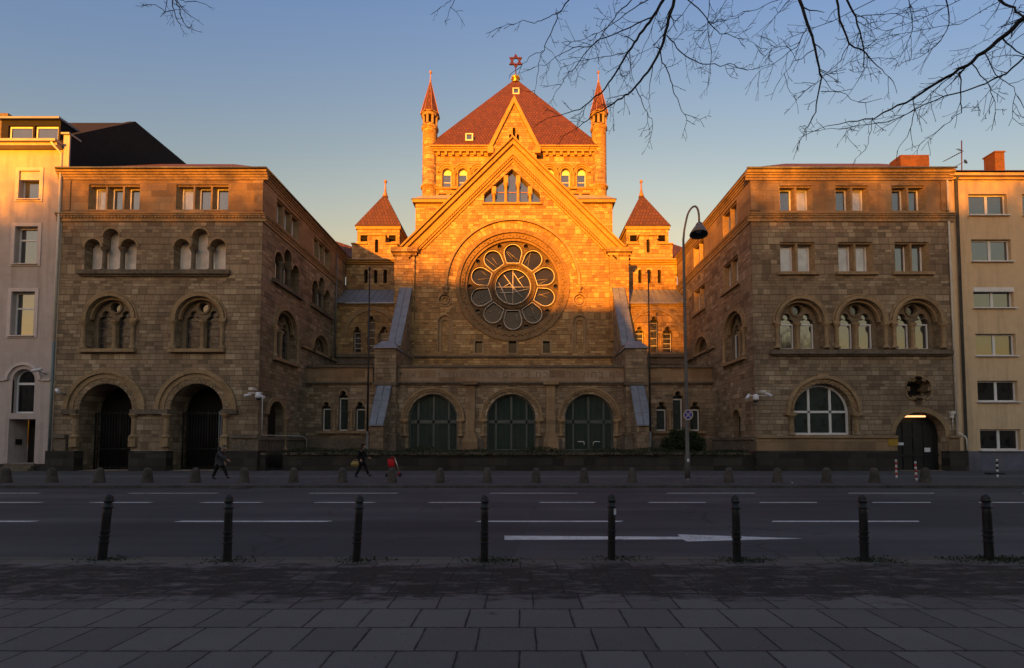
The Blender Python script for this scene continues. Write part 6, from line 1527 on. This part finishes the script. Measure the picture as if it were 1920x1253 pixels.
mb.add([c + Vector(v) for v in ((-.16, -.06, 0), (.16, -.06, 0), (.16, .06, 0), (-.16, .06, 0), (-.20, -.08, .12), (.20, -.08, .12), (.20, .08, .12), (-.20, .08, .12), (-.13, -.03, .27), (.13, -.03, .27), (.13, .03, .27), (-.13, .03, .27))],
       [(3, 2, 1, 0), (0, 1, 5, 4), (1, 2, 6, 5), (2, 3, 7, 6), (3, 0, 4, 7), (4, 5, 9, 8), (5, 6, 10, 9), (6, 7, 11, 10), (7, 4, 8, 11), (8, 9, 10, 11)]); mb.build('bag_body', M['bag_gold'], hb, bevel=.015)
mb = MB(); mb.tube([c + Vector((-.10, 0, .26)), c + Vector((-.04, .04, .36)), c + Vector((.05, .05, .36)), c + Vector((.10, 0, .26))], .012, 6); mb.build('strap', M['bag_gold'], hb)

# small litter: leaf scraps and grit on the paving
mb = MB(); rl_ = random.Random(21)
for _ in range(260):
    x, y = rl_.uniform(-8, 9), 3.4 + 3.2 * rl_.random() ** .7; a = rl_.uniform(0, 6.3); s = rl_.uniform(.006, .017)
    mb.add([(x + s * math.cos(a + q) * (1, .5, 1.1, .45)[i], y + s * math.sin(a + q) * (1, .5, 1.1, .45)[i], SW + .004 + .006 * (i % 2)) for i, q in enumerate((0, 1.57, 3.14, 4.71))], [(0, 1, 2, 3)])
tag(mb.build('leaf_litter', M['stone_trim']), 'scattered dry leaf scraps and grit on the near pavement', 'litter', kind='stuff')
HOUSES = [(-200, -150, 17, 22, 'pale town house across the park, farthest left'), (-149.9, -120.1, 16, 21.5, 'pale town house across the park, second from its left end'), (-120, -96, 16.5, 22.0, 'pale town house across the park, far left'), (-95.9, -72, 16, 21, 'pale town house across the park with a steep roof'), (-71.9, -57.6, 16, 20.8, 'pale town house across the park beside the taller one'), (-57.5, -48, 17, 21.4, 'narrow pale town house across the park'), (-47.9, -34, 16.5, 21.8, 'pale town house across the park, left of the middle'), (-33.9, -25.5, 15.5, 19.7, 'pale town house across the park next to the low one'),
          (-25.4, -15.6, 13, 16.5, 'low town house across the park between taller ones'), (-15.5, -4, 16.5, 21.0, 'pale town house across the park straight behind the viewer'), (-3.9, 8, 16.5, 22.1, 'pale town house across the park, right of the middle'), (8.1, 30, 16.5, 21.5, 'pale town house across the park on the right'), (30.1, 52, 16, 21, 'pale town house across the park, right half'), (52.1, 90, 17, 22, 'pale town house across the park, far right'), (90.1, 150, 17, 22, 'pale town house across the park, farthest right')]
PARKTREES = [(-51.5, -36, 1.15, 1), (-46, -34, 1.20, 4.1), (-40.5, -37, 1.22, 2), (-60, -37, 1.08, 3), (-35, -38, 1.10, 4), (-29, -37, 1.0, .7), (-7, -37, 1.16, 2.9), (-3, -35, 1.2, 5), (1, -37, 1.2, 1.9), (6, -34, 1.22, .5), (12, -34, 1.2, 1.5), (28, -34, 1.1, 4.4), (45, -30, 1.2, 2.2)]
# ================================================================== BARE TREES THAT OVERHANG THE VIEW
rt = random.Random(11)
def twig(mb, p, d, ln, r, lvl, nseg=None):
    """a crooked shoot with side shoots and bud swellings"""
    n = nseg or max(3, int(ln / .12)); pts = [Vector(p)]; d = Vector(d).normalized(); rr = [r]
    kids = []
    for i in range(n):
        zig = Vector((rt.gauss(0, 1), rt.gauss(0, 1), rt.gauss(0, 1))) * .20
        d = (d + zig + Vector((0, 0, -.03))).normalized()
        pts.append(pts[-1] + d * ln / n); f = 1 - .62 * (i + 1) / n; rr.append(max(.0026, r * f))
        if lvl > 0 and i < n - 1 and rt.random() < .72: kids.append((pts[-1].copy(), d.copy(), rr[-1]))
    rr[-1] = max(rr[-1], .0036)
    mb.tube(pts, rr, 4 if r < .02 else 6, caps=False, smooth=False)
    for q, dd, r2 in kids:
        side = dd.orthogonal().normalized(); side = Matrix.Rotation(rt.uniform(0, 6.28), 3, dd) @ side
        twig(mb, q, dd * .75 + side * rt.uniform(.6, 1.0), ln * rt.uniform(.28, .55), max(.0036, r2 * .62), lvl - 1)
def limb(mb, px, dep, w0, w1, root=None, rootr=None, dens=1.0, tl=.55):
    """a branch: its drawn course at a real distance; root continues it to the crotch of the tree"""
    n = len(px); pts = []
    for i, (a, b) in enumerate(px):
        t = i / (n - 1); Y = dep[0] + (dep[1] - dep[0]) * t; pts.append(at(a, b, Y))
    # resample with small irregularities
    out = []
    for i in range(n - 1):
        for k in range(3): out.append(pts[i].lerp(pts[i + 1], k / 3))
    out.append(pts[-1]); m = len(out)
    jit = [q + Vector((rt.gauss(0, 1), rt.gauss(0, 1), rt.gauss(0, 1))) * .010 for q in out]; jit[0] = out[0]
    rr = [(w0 + (w1 - w0) * i / (m - 1)) / 2 for i in range(m)]
    if root is not None:
        R_ = Vector(root); q = jit[0]; d0 = (jit[0] - jit[2]).normalized()
        ctrl = q + d0 * (R_ - q).length * .45; pre = []; 
        for k in range(9):
            t = k / 9; pre.append(R_ * (1 - t) ** 2 + ctrl * 2 * t * (1 - t) + q * t * t)
        prr = [rootr + (rr[0] - rootr) * (k / 9) for k in range(9)]
        mb.tube(pre + jit, prr + rr, 7, caps=False)
    else: mb.tube(jit, rr, 6, caps=False)
    L_ = sum((jit[i + 1] - jit[i]).length for i in range(m - 1)); cnt = int(L_ * 5.8 * dens)
    for _ in range(cnt):
        t = rt.random() ** .85; i = min(m - 2, int(t * (m - 1))); f = t * (m - 1) - i; p = jit[i].lerp(jit[i + 1], f); d = (jit[i + 1] - jit[i]).normalized()
        side = Matrix.Rotation(rt.uniform(0, 6.28), 3, d) @ d.orthogonal().normalized(); r = rr[i]
        twig(mb, p, d * .7 + side * .8, tl * rt.uniform(.35, 1.15), min(.010, max(.0048, r * .42)), 2 if rt.random() < .35 else 1)
    twig(mb, jit[-1], jit[-1] - jit[-2], tl * .6, max(.006, rr[-1]), 1)
PXM = 8.0 / 850       # metres per source pixel at eight metres
def tree(name, loc, label, trunk, rt_r): 
    t = thing(name, loc, label, 'tree', 'bare trees over the near pavement'); mb = MB(); mb.tube(trunk, rt_r, 14); mb.build('trunk', M['bark'], t); return t
# centre tree: stands behind the viewer, its branches come down from above
tb = tree('bare_tree', (4.6, -2.2, .1), 'bare winter tree whose dark twigs hang down in front of the right turret', [(4.6, -2.2, 0), (4.5, -2.1, 1.2), (4.55, -2.0, 4), (4.4, -1.6, 7.5), (4.2, -1.0, 9.5)], [.34, .27, .24, .20, .15])
cr = (4.2, -1.0, 9.5)
mb = MB()
B = [([(1067, 0), (1046, 26), (1038, 52), (1026, 77), (1018, 95), (1010, 120), (1005, 155), (1003, 170)], (8.2, 8.0), 2.6, .8, True, .5),
     ([(1046, 26), (1018, 37), (1003, 43), (980, 39), (963, 46), (940, 50)], (8.2, 8.4), 1.8, .8, False, .5),
     ([(1018, 95), (1000, 102), (980, 120), (975, 126)], (8.1, 8.0), 1.4, .8, False, .3),
     ([(1244, 0), (1224, 32), (1207, 57), (1190, 80), (1172, 106), (1155, 137), (1135, 166), (1106, 192), (1086, 206), (1058, 213), (1027, 221)], (7.6, 8.2), 6.5, 1.0, True, .8),
     ([(1224, 32), (1192, 46), (1164, 60), (1124, 74), (1106, 86), (1075, 90), (1049, 103), (1029, 117), (1004, 126)], (7.7, 8.3), 3.0, .8, False, .9),
     ([(1124, 74), (1101, 95), (1078, 126), (1063, 140), (1049, 163), (1038, 182)], (8.0, 8.0), 2.2, .8, False, .7),
     ([(1184, 0), (1158, 26), (1138, 54), (1124, 74)], (8.3, 8.1), 2.6, 1.6, True, .6),
     ([(1215, 0), (1190, 14), (1161, 37), (1124, 60), (1095, 74), (1069, 79)], (8.6, 8.8), 2.4, .8, True, .9),
     ([(1264, 0), (1255, 37), (1247, 69), (1238, 95), (1221, 126), (1201, 152), (1178, 175), (1158, 189), (1141, 200), (1106, 221), (1086, 238), (1070, 248)], (7.4, 7.8), 7.0, 1.0, True, .8),
     ([(1238, 95), (1247, 123), (1258, 149), (1264, 172), (1273, 192), (1284, 215), (1287, 229)], (7.5, 7.4), 2.4, .8, False, .8),
     ([(1250, 66), (1270, 92), (1295, 112), (1318, 120), (1350, 123), (1370, 119), (1388, 126), (1410, 133)], (7.6, 8.0), 2.4, .9, False, .9),
     ([(1192, 165), (1204, 195), (1218, 218), (1224, 235)], (7.6, 7.4), 1.8, .8, False, .7),
     ([(1290, 0), (1318, 26), (1336, 52), (1350, 64), (1370, 67), (1399, 74), (1421, 83)], (8.2, 8.6), 2.4, .8, True, .9),
     ([(1330, 0), (1328, 57), (1333, 115), (1330, 148)], (8.8, 8.6), 1.9, .8, True, .8),
     ([(1172, 100), (1132, 107), (1086, 115), (1064, 123)], (8.0, 8.3), 1.6, .8, False, .8),
     ([(1240, 4), (1215, 70), (1200, 110), (1170, 150)], (9.0, 9.2), 1.7, .8, True, 1.0),
     ([(1300, 0), (1270, 40), (1222, 90), (1160, 120)], (9.2, 9.4), 1.7, .8, True, 1.0),
     ([(852, 0), (845, 14), (836, 40)], (8.4, 8.2), 1.4, .8, True, .5),
     ([(846, 0), (835, 6), (826, 15)], (8.5, 8.4), 1.2, .8, True, .3),
     ([(1362, 0), (1340, 36), (1312, 70), (1300, 100)], (9.6, 9.4), 1.7, .8, True, .9)]
for px, dep, w0, w1, rooted, dn in B: limb(mb, px, dep, w0 * PXM * .88, w1 * PXM * .85, cr if rooted else None, .10 if w0 > 4 else .05, dn)
mb.build('branches', M['bark'], tb)
# right tree
ta = tree('bare_tree', (9.8, 1.2, .1), 'bare winter tree whose long dark bough reaches in from the right edge above the chimneys', [(9.8, 1.2, 0), (9.7, 1.3, 1.2), (9.75, 1.5, 4), (9.6, 2.0, 7.2), (9.5, 2.6, 9.3)], [.38, .30, .27, .23, .18])
ca = (9.5, 2.6, 9.3); mb = MB()
A_ = [([(1499, 0), (1510, 34), (1522, 69), (1530, 103), (1538, 137), (1536, 166), (1529, 212), (1516, 235), (1500, 262)], (7.6, 7.4), 6.0, .9, True, .9),
      ([(1539, 172), (1573, 172), (1608, 192)], (7.5, 7.4), 1.6, .9, False, .5),
      ([(1529, 92), (1490, 115), (1464, 150)], (7.6, 7.8), 1.8, .8, False, .8),
      ([(1513, 54), (1493, 89), (1456, 115), (1419, 139)], (7.7, 8.0), 2.0, .8, False, 1.0),
      ([(1569, 0), (1573, 40), (1593, 83), (1619, 97), (1645, 126), (1668, 143)], (7.9, 7.8), 4.6, .9, True, .9),
      ([(1593, 83), (1576, 112), (1539, 149), (1518, 163)], (7.9, 8.0), 1.8, .8, False, .8),
      ([(1588, 0), (1605, 32), (1616, 74), (1621, 115), (1619, 135), (1596, 171)], (8.2, 8.0), 4.0, .9, True, .9),
      ([(1605, 32), (1656, 27), (1705, 24)], (8.2, 8.5), 1.8, .8, False, 1.0),
      ([(1704, 0), (1711, 54), (1707, 89)], (8.9, 8.7), 2.0, .8, True, 1.0),
      ([(1774, 0), (1780, 43), (1765, 77), (1728, 106), (1702, 115)], (8.6, 8.6), 2.6, .8, True, 1.0),
      ([(1935, 20), (1920, 31), (1886, 66), (1845, 97), (1811, 123), (1771, 146), (1728, 175), (1685, 198), (1639, 221), (1593, 229), (1535, 242)], (6.8, 8.0), 10.0, 1.0, True, .8),
      ([(1935, 100), (1920, 109), (1886, 137), (1857, 152), (1825, 166), (1771, 180), (1714, 206), (1679, 226), (1628, 235), (1570, 241), (1536, 245)], (7.4, 8.2), 4.2, .8, True, .8),
      ([(1798, 135), (1800, 186), (1803, 209), (1771, 235), (1731, 265)], (7.3, 7.2), 2.4, .8, False, .7),
      ([(1711, 183), (1712, 221), (1702, 255), (1681, 282)], (7.5, 7.4), 1.9, .8, False, .7),
      ([(1636, 221), (1634, 243), (1625, 281)], (7.8, 7.7), 1.4, .8, False, .5),
      ([(1797, 132), (1757, 166), (1722, 201), (1679, 226)], (7.4, 7.9), 2.0, .8, False, .7),
      ([(1820, 117), (1851, 152), (1863, 186), (1863, 212)], (7.3, 7.2), 2.0, .8, False, .8),
      ([(1845, 97), (1868, 140), (1897, 160), (1906, 180)], (7.1, 7.2), 2.0, .8, False, .8),
      ([(1874, 0), (1900, 15), (1917, 31)], (7.6, 7.2), 4.4, 3.0, True, .6), ([(1880, 72), (1905, 95), (1930, 112)], (7.0, 7.2), 2.4, 1.6, False, .7),
      ([(1880, 0), (1800, 45), (1690, 62), (1640, 75)], (9.4, 9.8), 1.8, .8, True, 1.0), ([(1800, 0), (1740, 30), (1660, 60), (1620, 95)], (9.6, 9.8), 1.8, .8, True, 1.0),
      ([(1720, 0), (1690, 25), (1640, 55), (1590, 70)], (9.8, 9.8), 1.6, .8, True, 1.0), ([(1905, 0), (1890, 40), (1860, 70), (1820, 90)], (9.2, 9.4), 1.8, .8, True, 1.0),
      ([(1640, 0), (1560, 40), (1480, 70), (1440, 100)], (9.2, 9.6), 1.8, .8, True, 1.0), ([(1480, 0), (1455, 30), (1430, 60), (1421, 95)], (9.0, 9.2), 1.7, .8, True, 1.0), ([(1460, 0), (1420, 15), (1380, 28), (1350, 45)], (9.2, 9.4), 1.5, .8, True, .9),
      ([(1925, 60), (1890, 85), (1850, 100), (1800, 110)], (9.2, 9.6), 1.7, .8, True, 1.0)]
for px, dep, w0, w1, rooted, dn in A_: limb(mb, px, dep, w0 * PXM * .88, w1 * PXM * .85, ca if rooted else None, .12 if w0 > 4 else .05, dn)
mb.build('branches', M['bark'], ta)
# left tree: one tuft shows
tc = tree('bare_tree', (-9.2, -1.5, .1), 'bare winter tree of which only one tuft of twigs hangs in at the top left', [(-9.2, -1.5, 0), (-9.1, -1.4, 1.2), (-9.1, -1.2, 4), (-8.9, -.8, 8), (-8.6, 0, 10.5)], [.36, .28, .25, .21, .14])
cc_ = (-8.6, 0, 10.5); mb = MB()
for px, dep, w0, w1, rooted, dn in [([(324, 0), (325, 19), (331, 36), (338, 50)], (11, 10.9), 2.0, .8, True, .7), ([(328.5, 0), (336, 13.5), (340, 33), (344, 42), (352, 51), (365, 57)], (11, 10.8), 2.0, .8, True, .7), ([(331, 0), (346, 22), (365, 35)], (11, 11.2), 1.6, .8, True, .8),
      ([(325, 20), (309, 22), (292, 9), (276, 10)], (11, 11.1), 1.5, .8, False, .8), ([(338, 0), (352, 4), (366, 2), (378, 6)], (11.1, 11.2), 1.3, .8, True, .6), ([(313, 0), (311, 18), (304, 30)], (11.2, 11), 1.3, .8, True, .8)]:
    limb(mb, px, dep, w0 * 11 / 850, w1 * 11 / 850, cc_ if rooted else None, .05, dn, tl=.42)
mb.build('branches', M['bark'], tc)

# ================================================================== THE SQUARE BEHIND THE VIEWER
# houses across the park: they hide the low sun from the lower storeys, the lower house between them lets a beam through
def park_house(x0, x1, eave, ridge, y, lab):
    t = thing('town_house', ((x0 + x1) / 2, y, 0), lab, 'house'); F = Frame((0, y, 0), (1, 0, 0), (0, 1, 0)); W = Wall(F, t)
    n = max(3, int((x1 - x0) / 3.2)); st = max(3, int(eave / 3.8))
    for i in range(n):
        for j in range(st):
            u = x0 + (x1 - x0) * (i + .5) / n; v = 1.1 + j * eave / st; hh = rect(u - .55, u + .55, v, v + 1.9)
            W.hole(hh, .3); mb = MB(); plate(mb, F, rect(u - .6, u + .6, v - .05, v + 1.95), [], -.25); mb.build('window', M['glass_dark'], t)
    W.build(rect(x0, x1, 0, eave), M['house_plaster'], 'front_wall')
    mb = MB(); mb.box(x0, x1, y - 11, y - .35, 0, eave - .02); mb.build('rear_wall', M['house_plaster'], t)
    mb = MB(); a = [(x0, y + .4, eave), (x1, y + .4, eave), (x1, y - 5.5, ridge), (x0, y - 5.5, ridge), (x1, y - 11.4, eave), (x0, y - 11.4, eave)]
    mb.add(a, [(0, 1, 2, 3), (3, 2, 4, 5), (0, 3, 5), (1, 4, 2)]); mb.build('roof', M['roof_tile_brown'], t)
HY = -50
for i, (x0, x1, e_, r_, col) in enumerate(HOUSES):
    park_house(x0, x1, e_, r_, HY, col)
# trees of the park, one grown and the others copied
rg = random.Random(5)
def grow(mb, p, d, ln, r, lvl):
    n = 4; pts = [p]; rr = [r]
    for i in range(n):
        d = (d + Vector((rg.gauss(0, .13), rg.gauss(0, .13), rg.gauss(0.03, .10)))).normalized(); pts.append(pts[-1] + d * ln / n); rr.append(r * (1 - .45 * (i + 1) / n))
    mb.tube(pts, rr, 6 if lvl > 2 else 3, caps=False)
    if lvl == 0: return
    k = 5 if lvl > 2 or lvl == 1 else 4
    for j in range(k):
        t = .35 + .65 * (j + 1) / k; q = pts[min(n, max(1, int(t * n + .5)))]
        side = Matrix.Rotation(rg.uniform(0, 6.28), 3, d) @ d.orthogonal().normalized()
        grow(mb, q, (d * rg.uniform(.7, 1.0) + side * rg.uniform(.5, .95) + Vector((0, 0, .12))).normalized(), ln * rg.uniform(.58, .76), max(.02, r * .5), lvl - 1)
pt = thing('park_tree', (-74, -34, 0), 'tall bare park tree behind the viewer', 'tree', 'bare trees of the park')
mb = MB(); mb.tube([(-74, -34, 0), (-74, -34, .6), (-73.9, -34, 5.5)], [.5, .38, .32], 12); mb.build('trunk', M['bark'], pt)
mb = MB()
for j in range(6):
    a = 6.28 * j / 6 + rg.uniform(-.3, .3); grow(mb, Vector((-73.9, -34, 5.0 + .12 * j)), Vector((.55 * math.cos(a), .55 * math.sin(a), 1)).normalized(), 7.2, .19, 4)
mb.build('crown', M['bark'], pt)
for i, (x, y, s, rz) in enumerate(PARKTREES):
    c = copy_thing(pt, (x, y, 0), 'tall bare park tree behind the viewer', (0, 0, rz)); c.scale = (s, s, s)
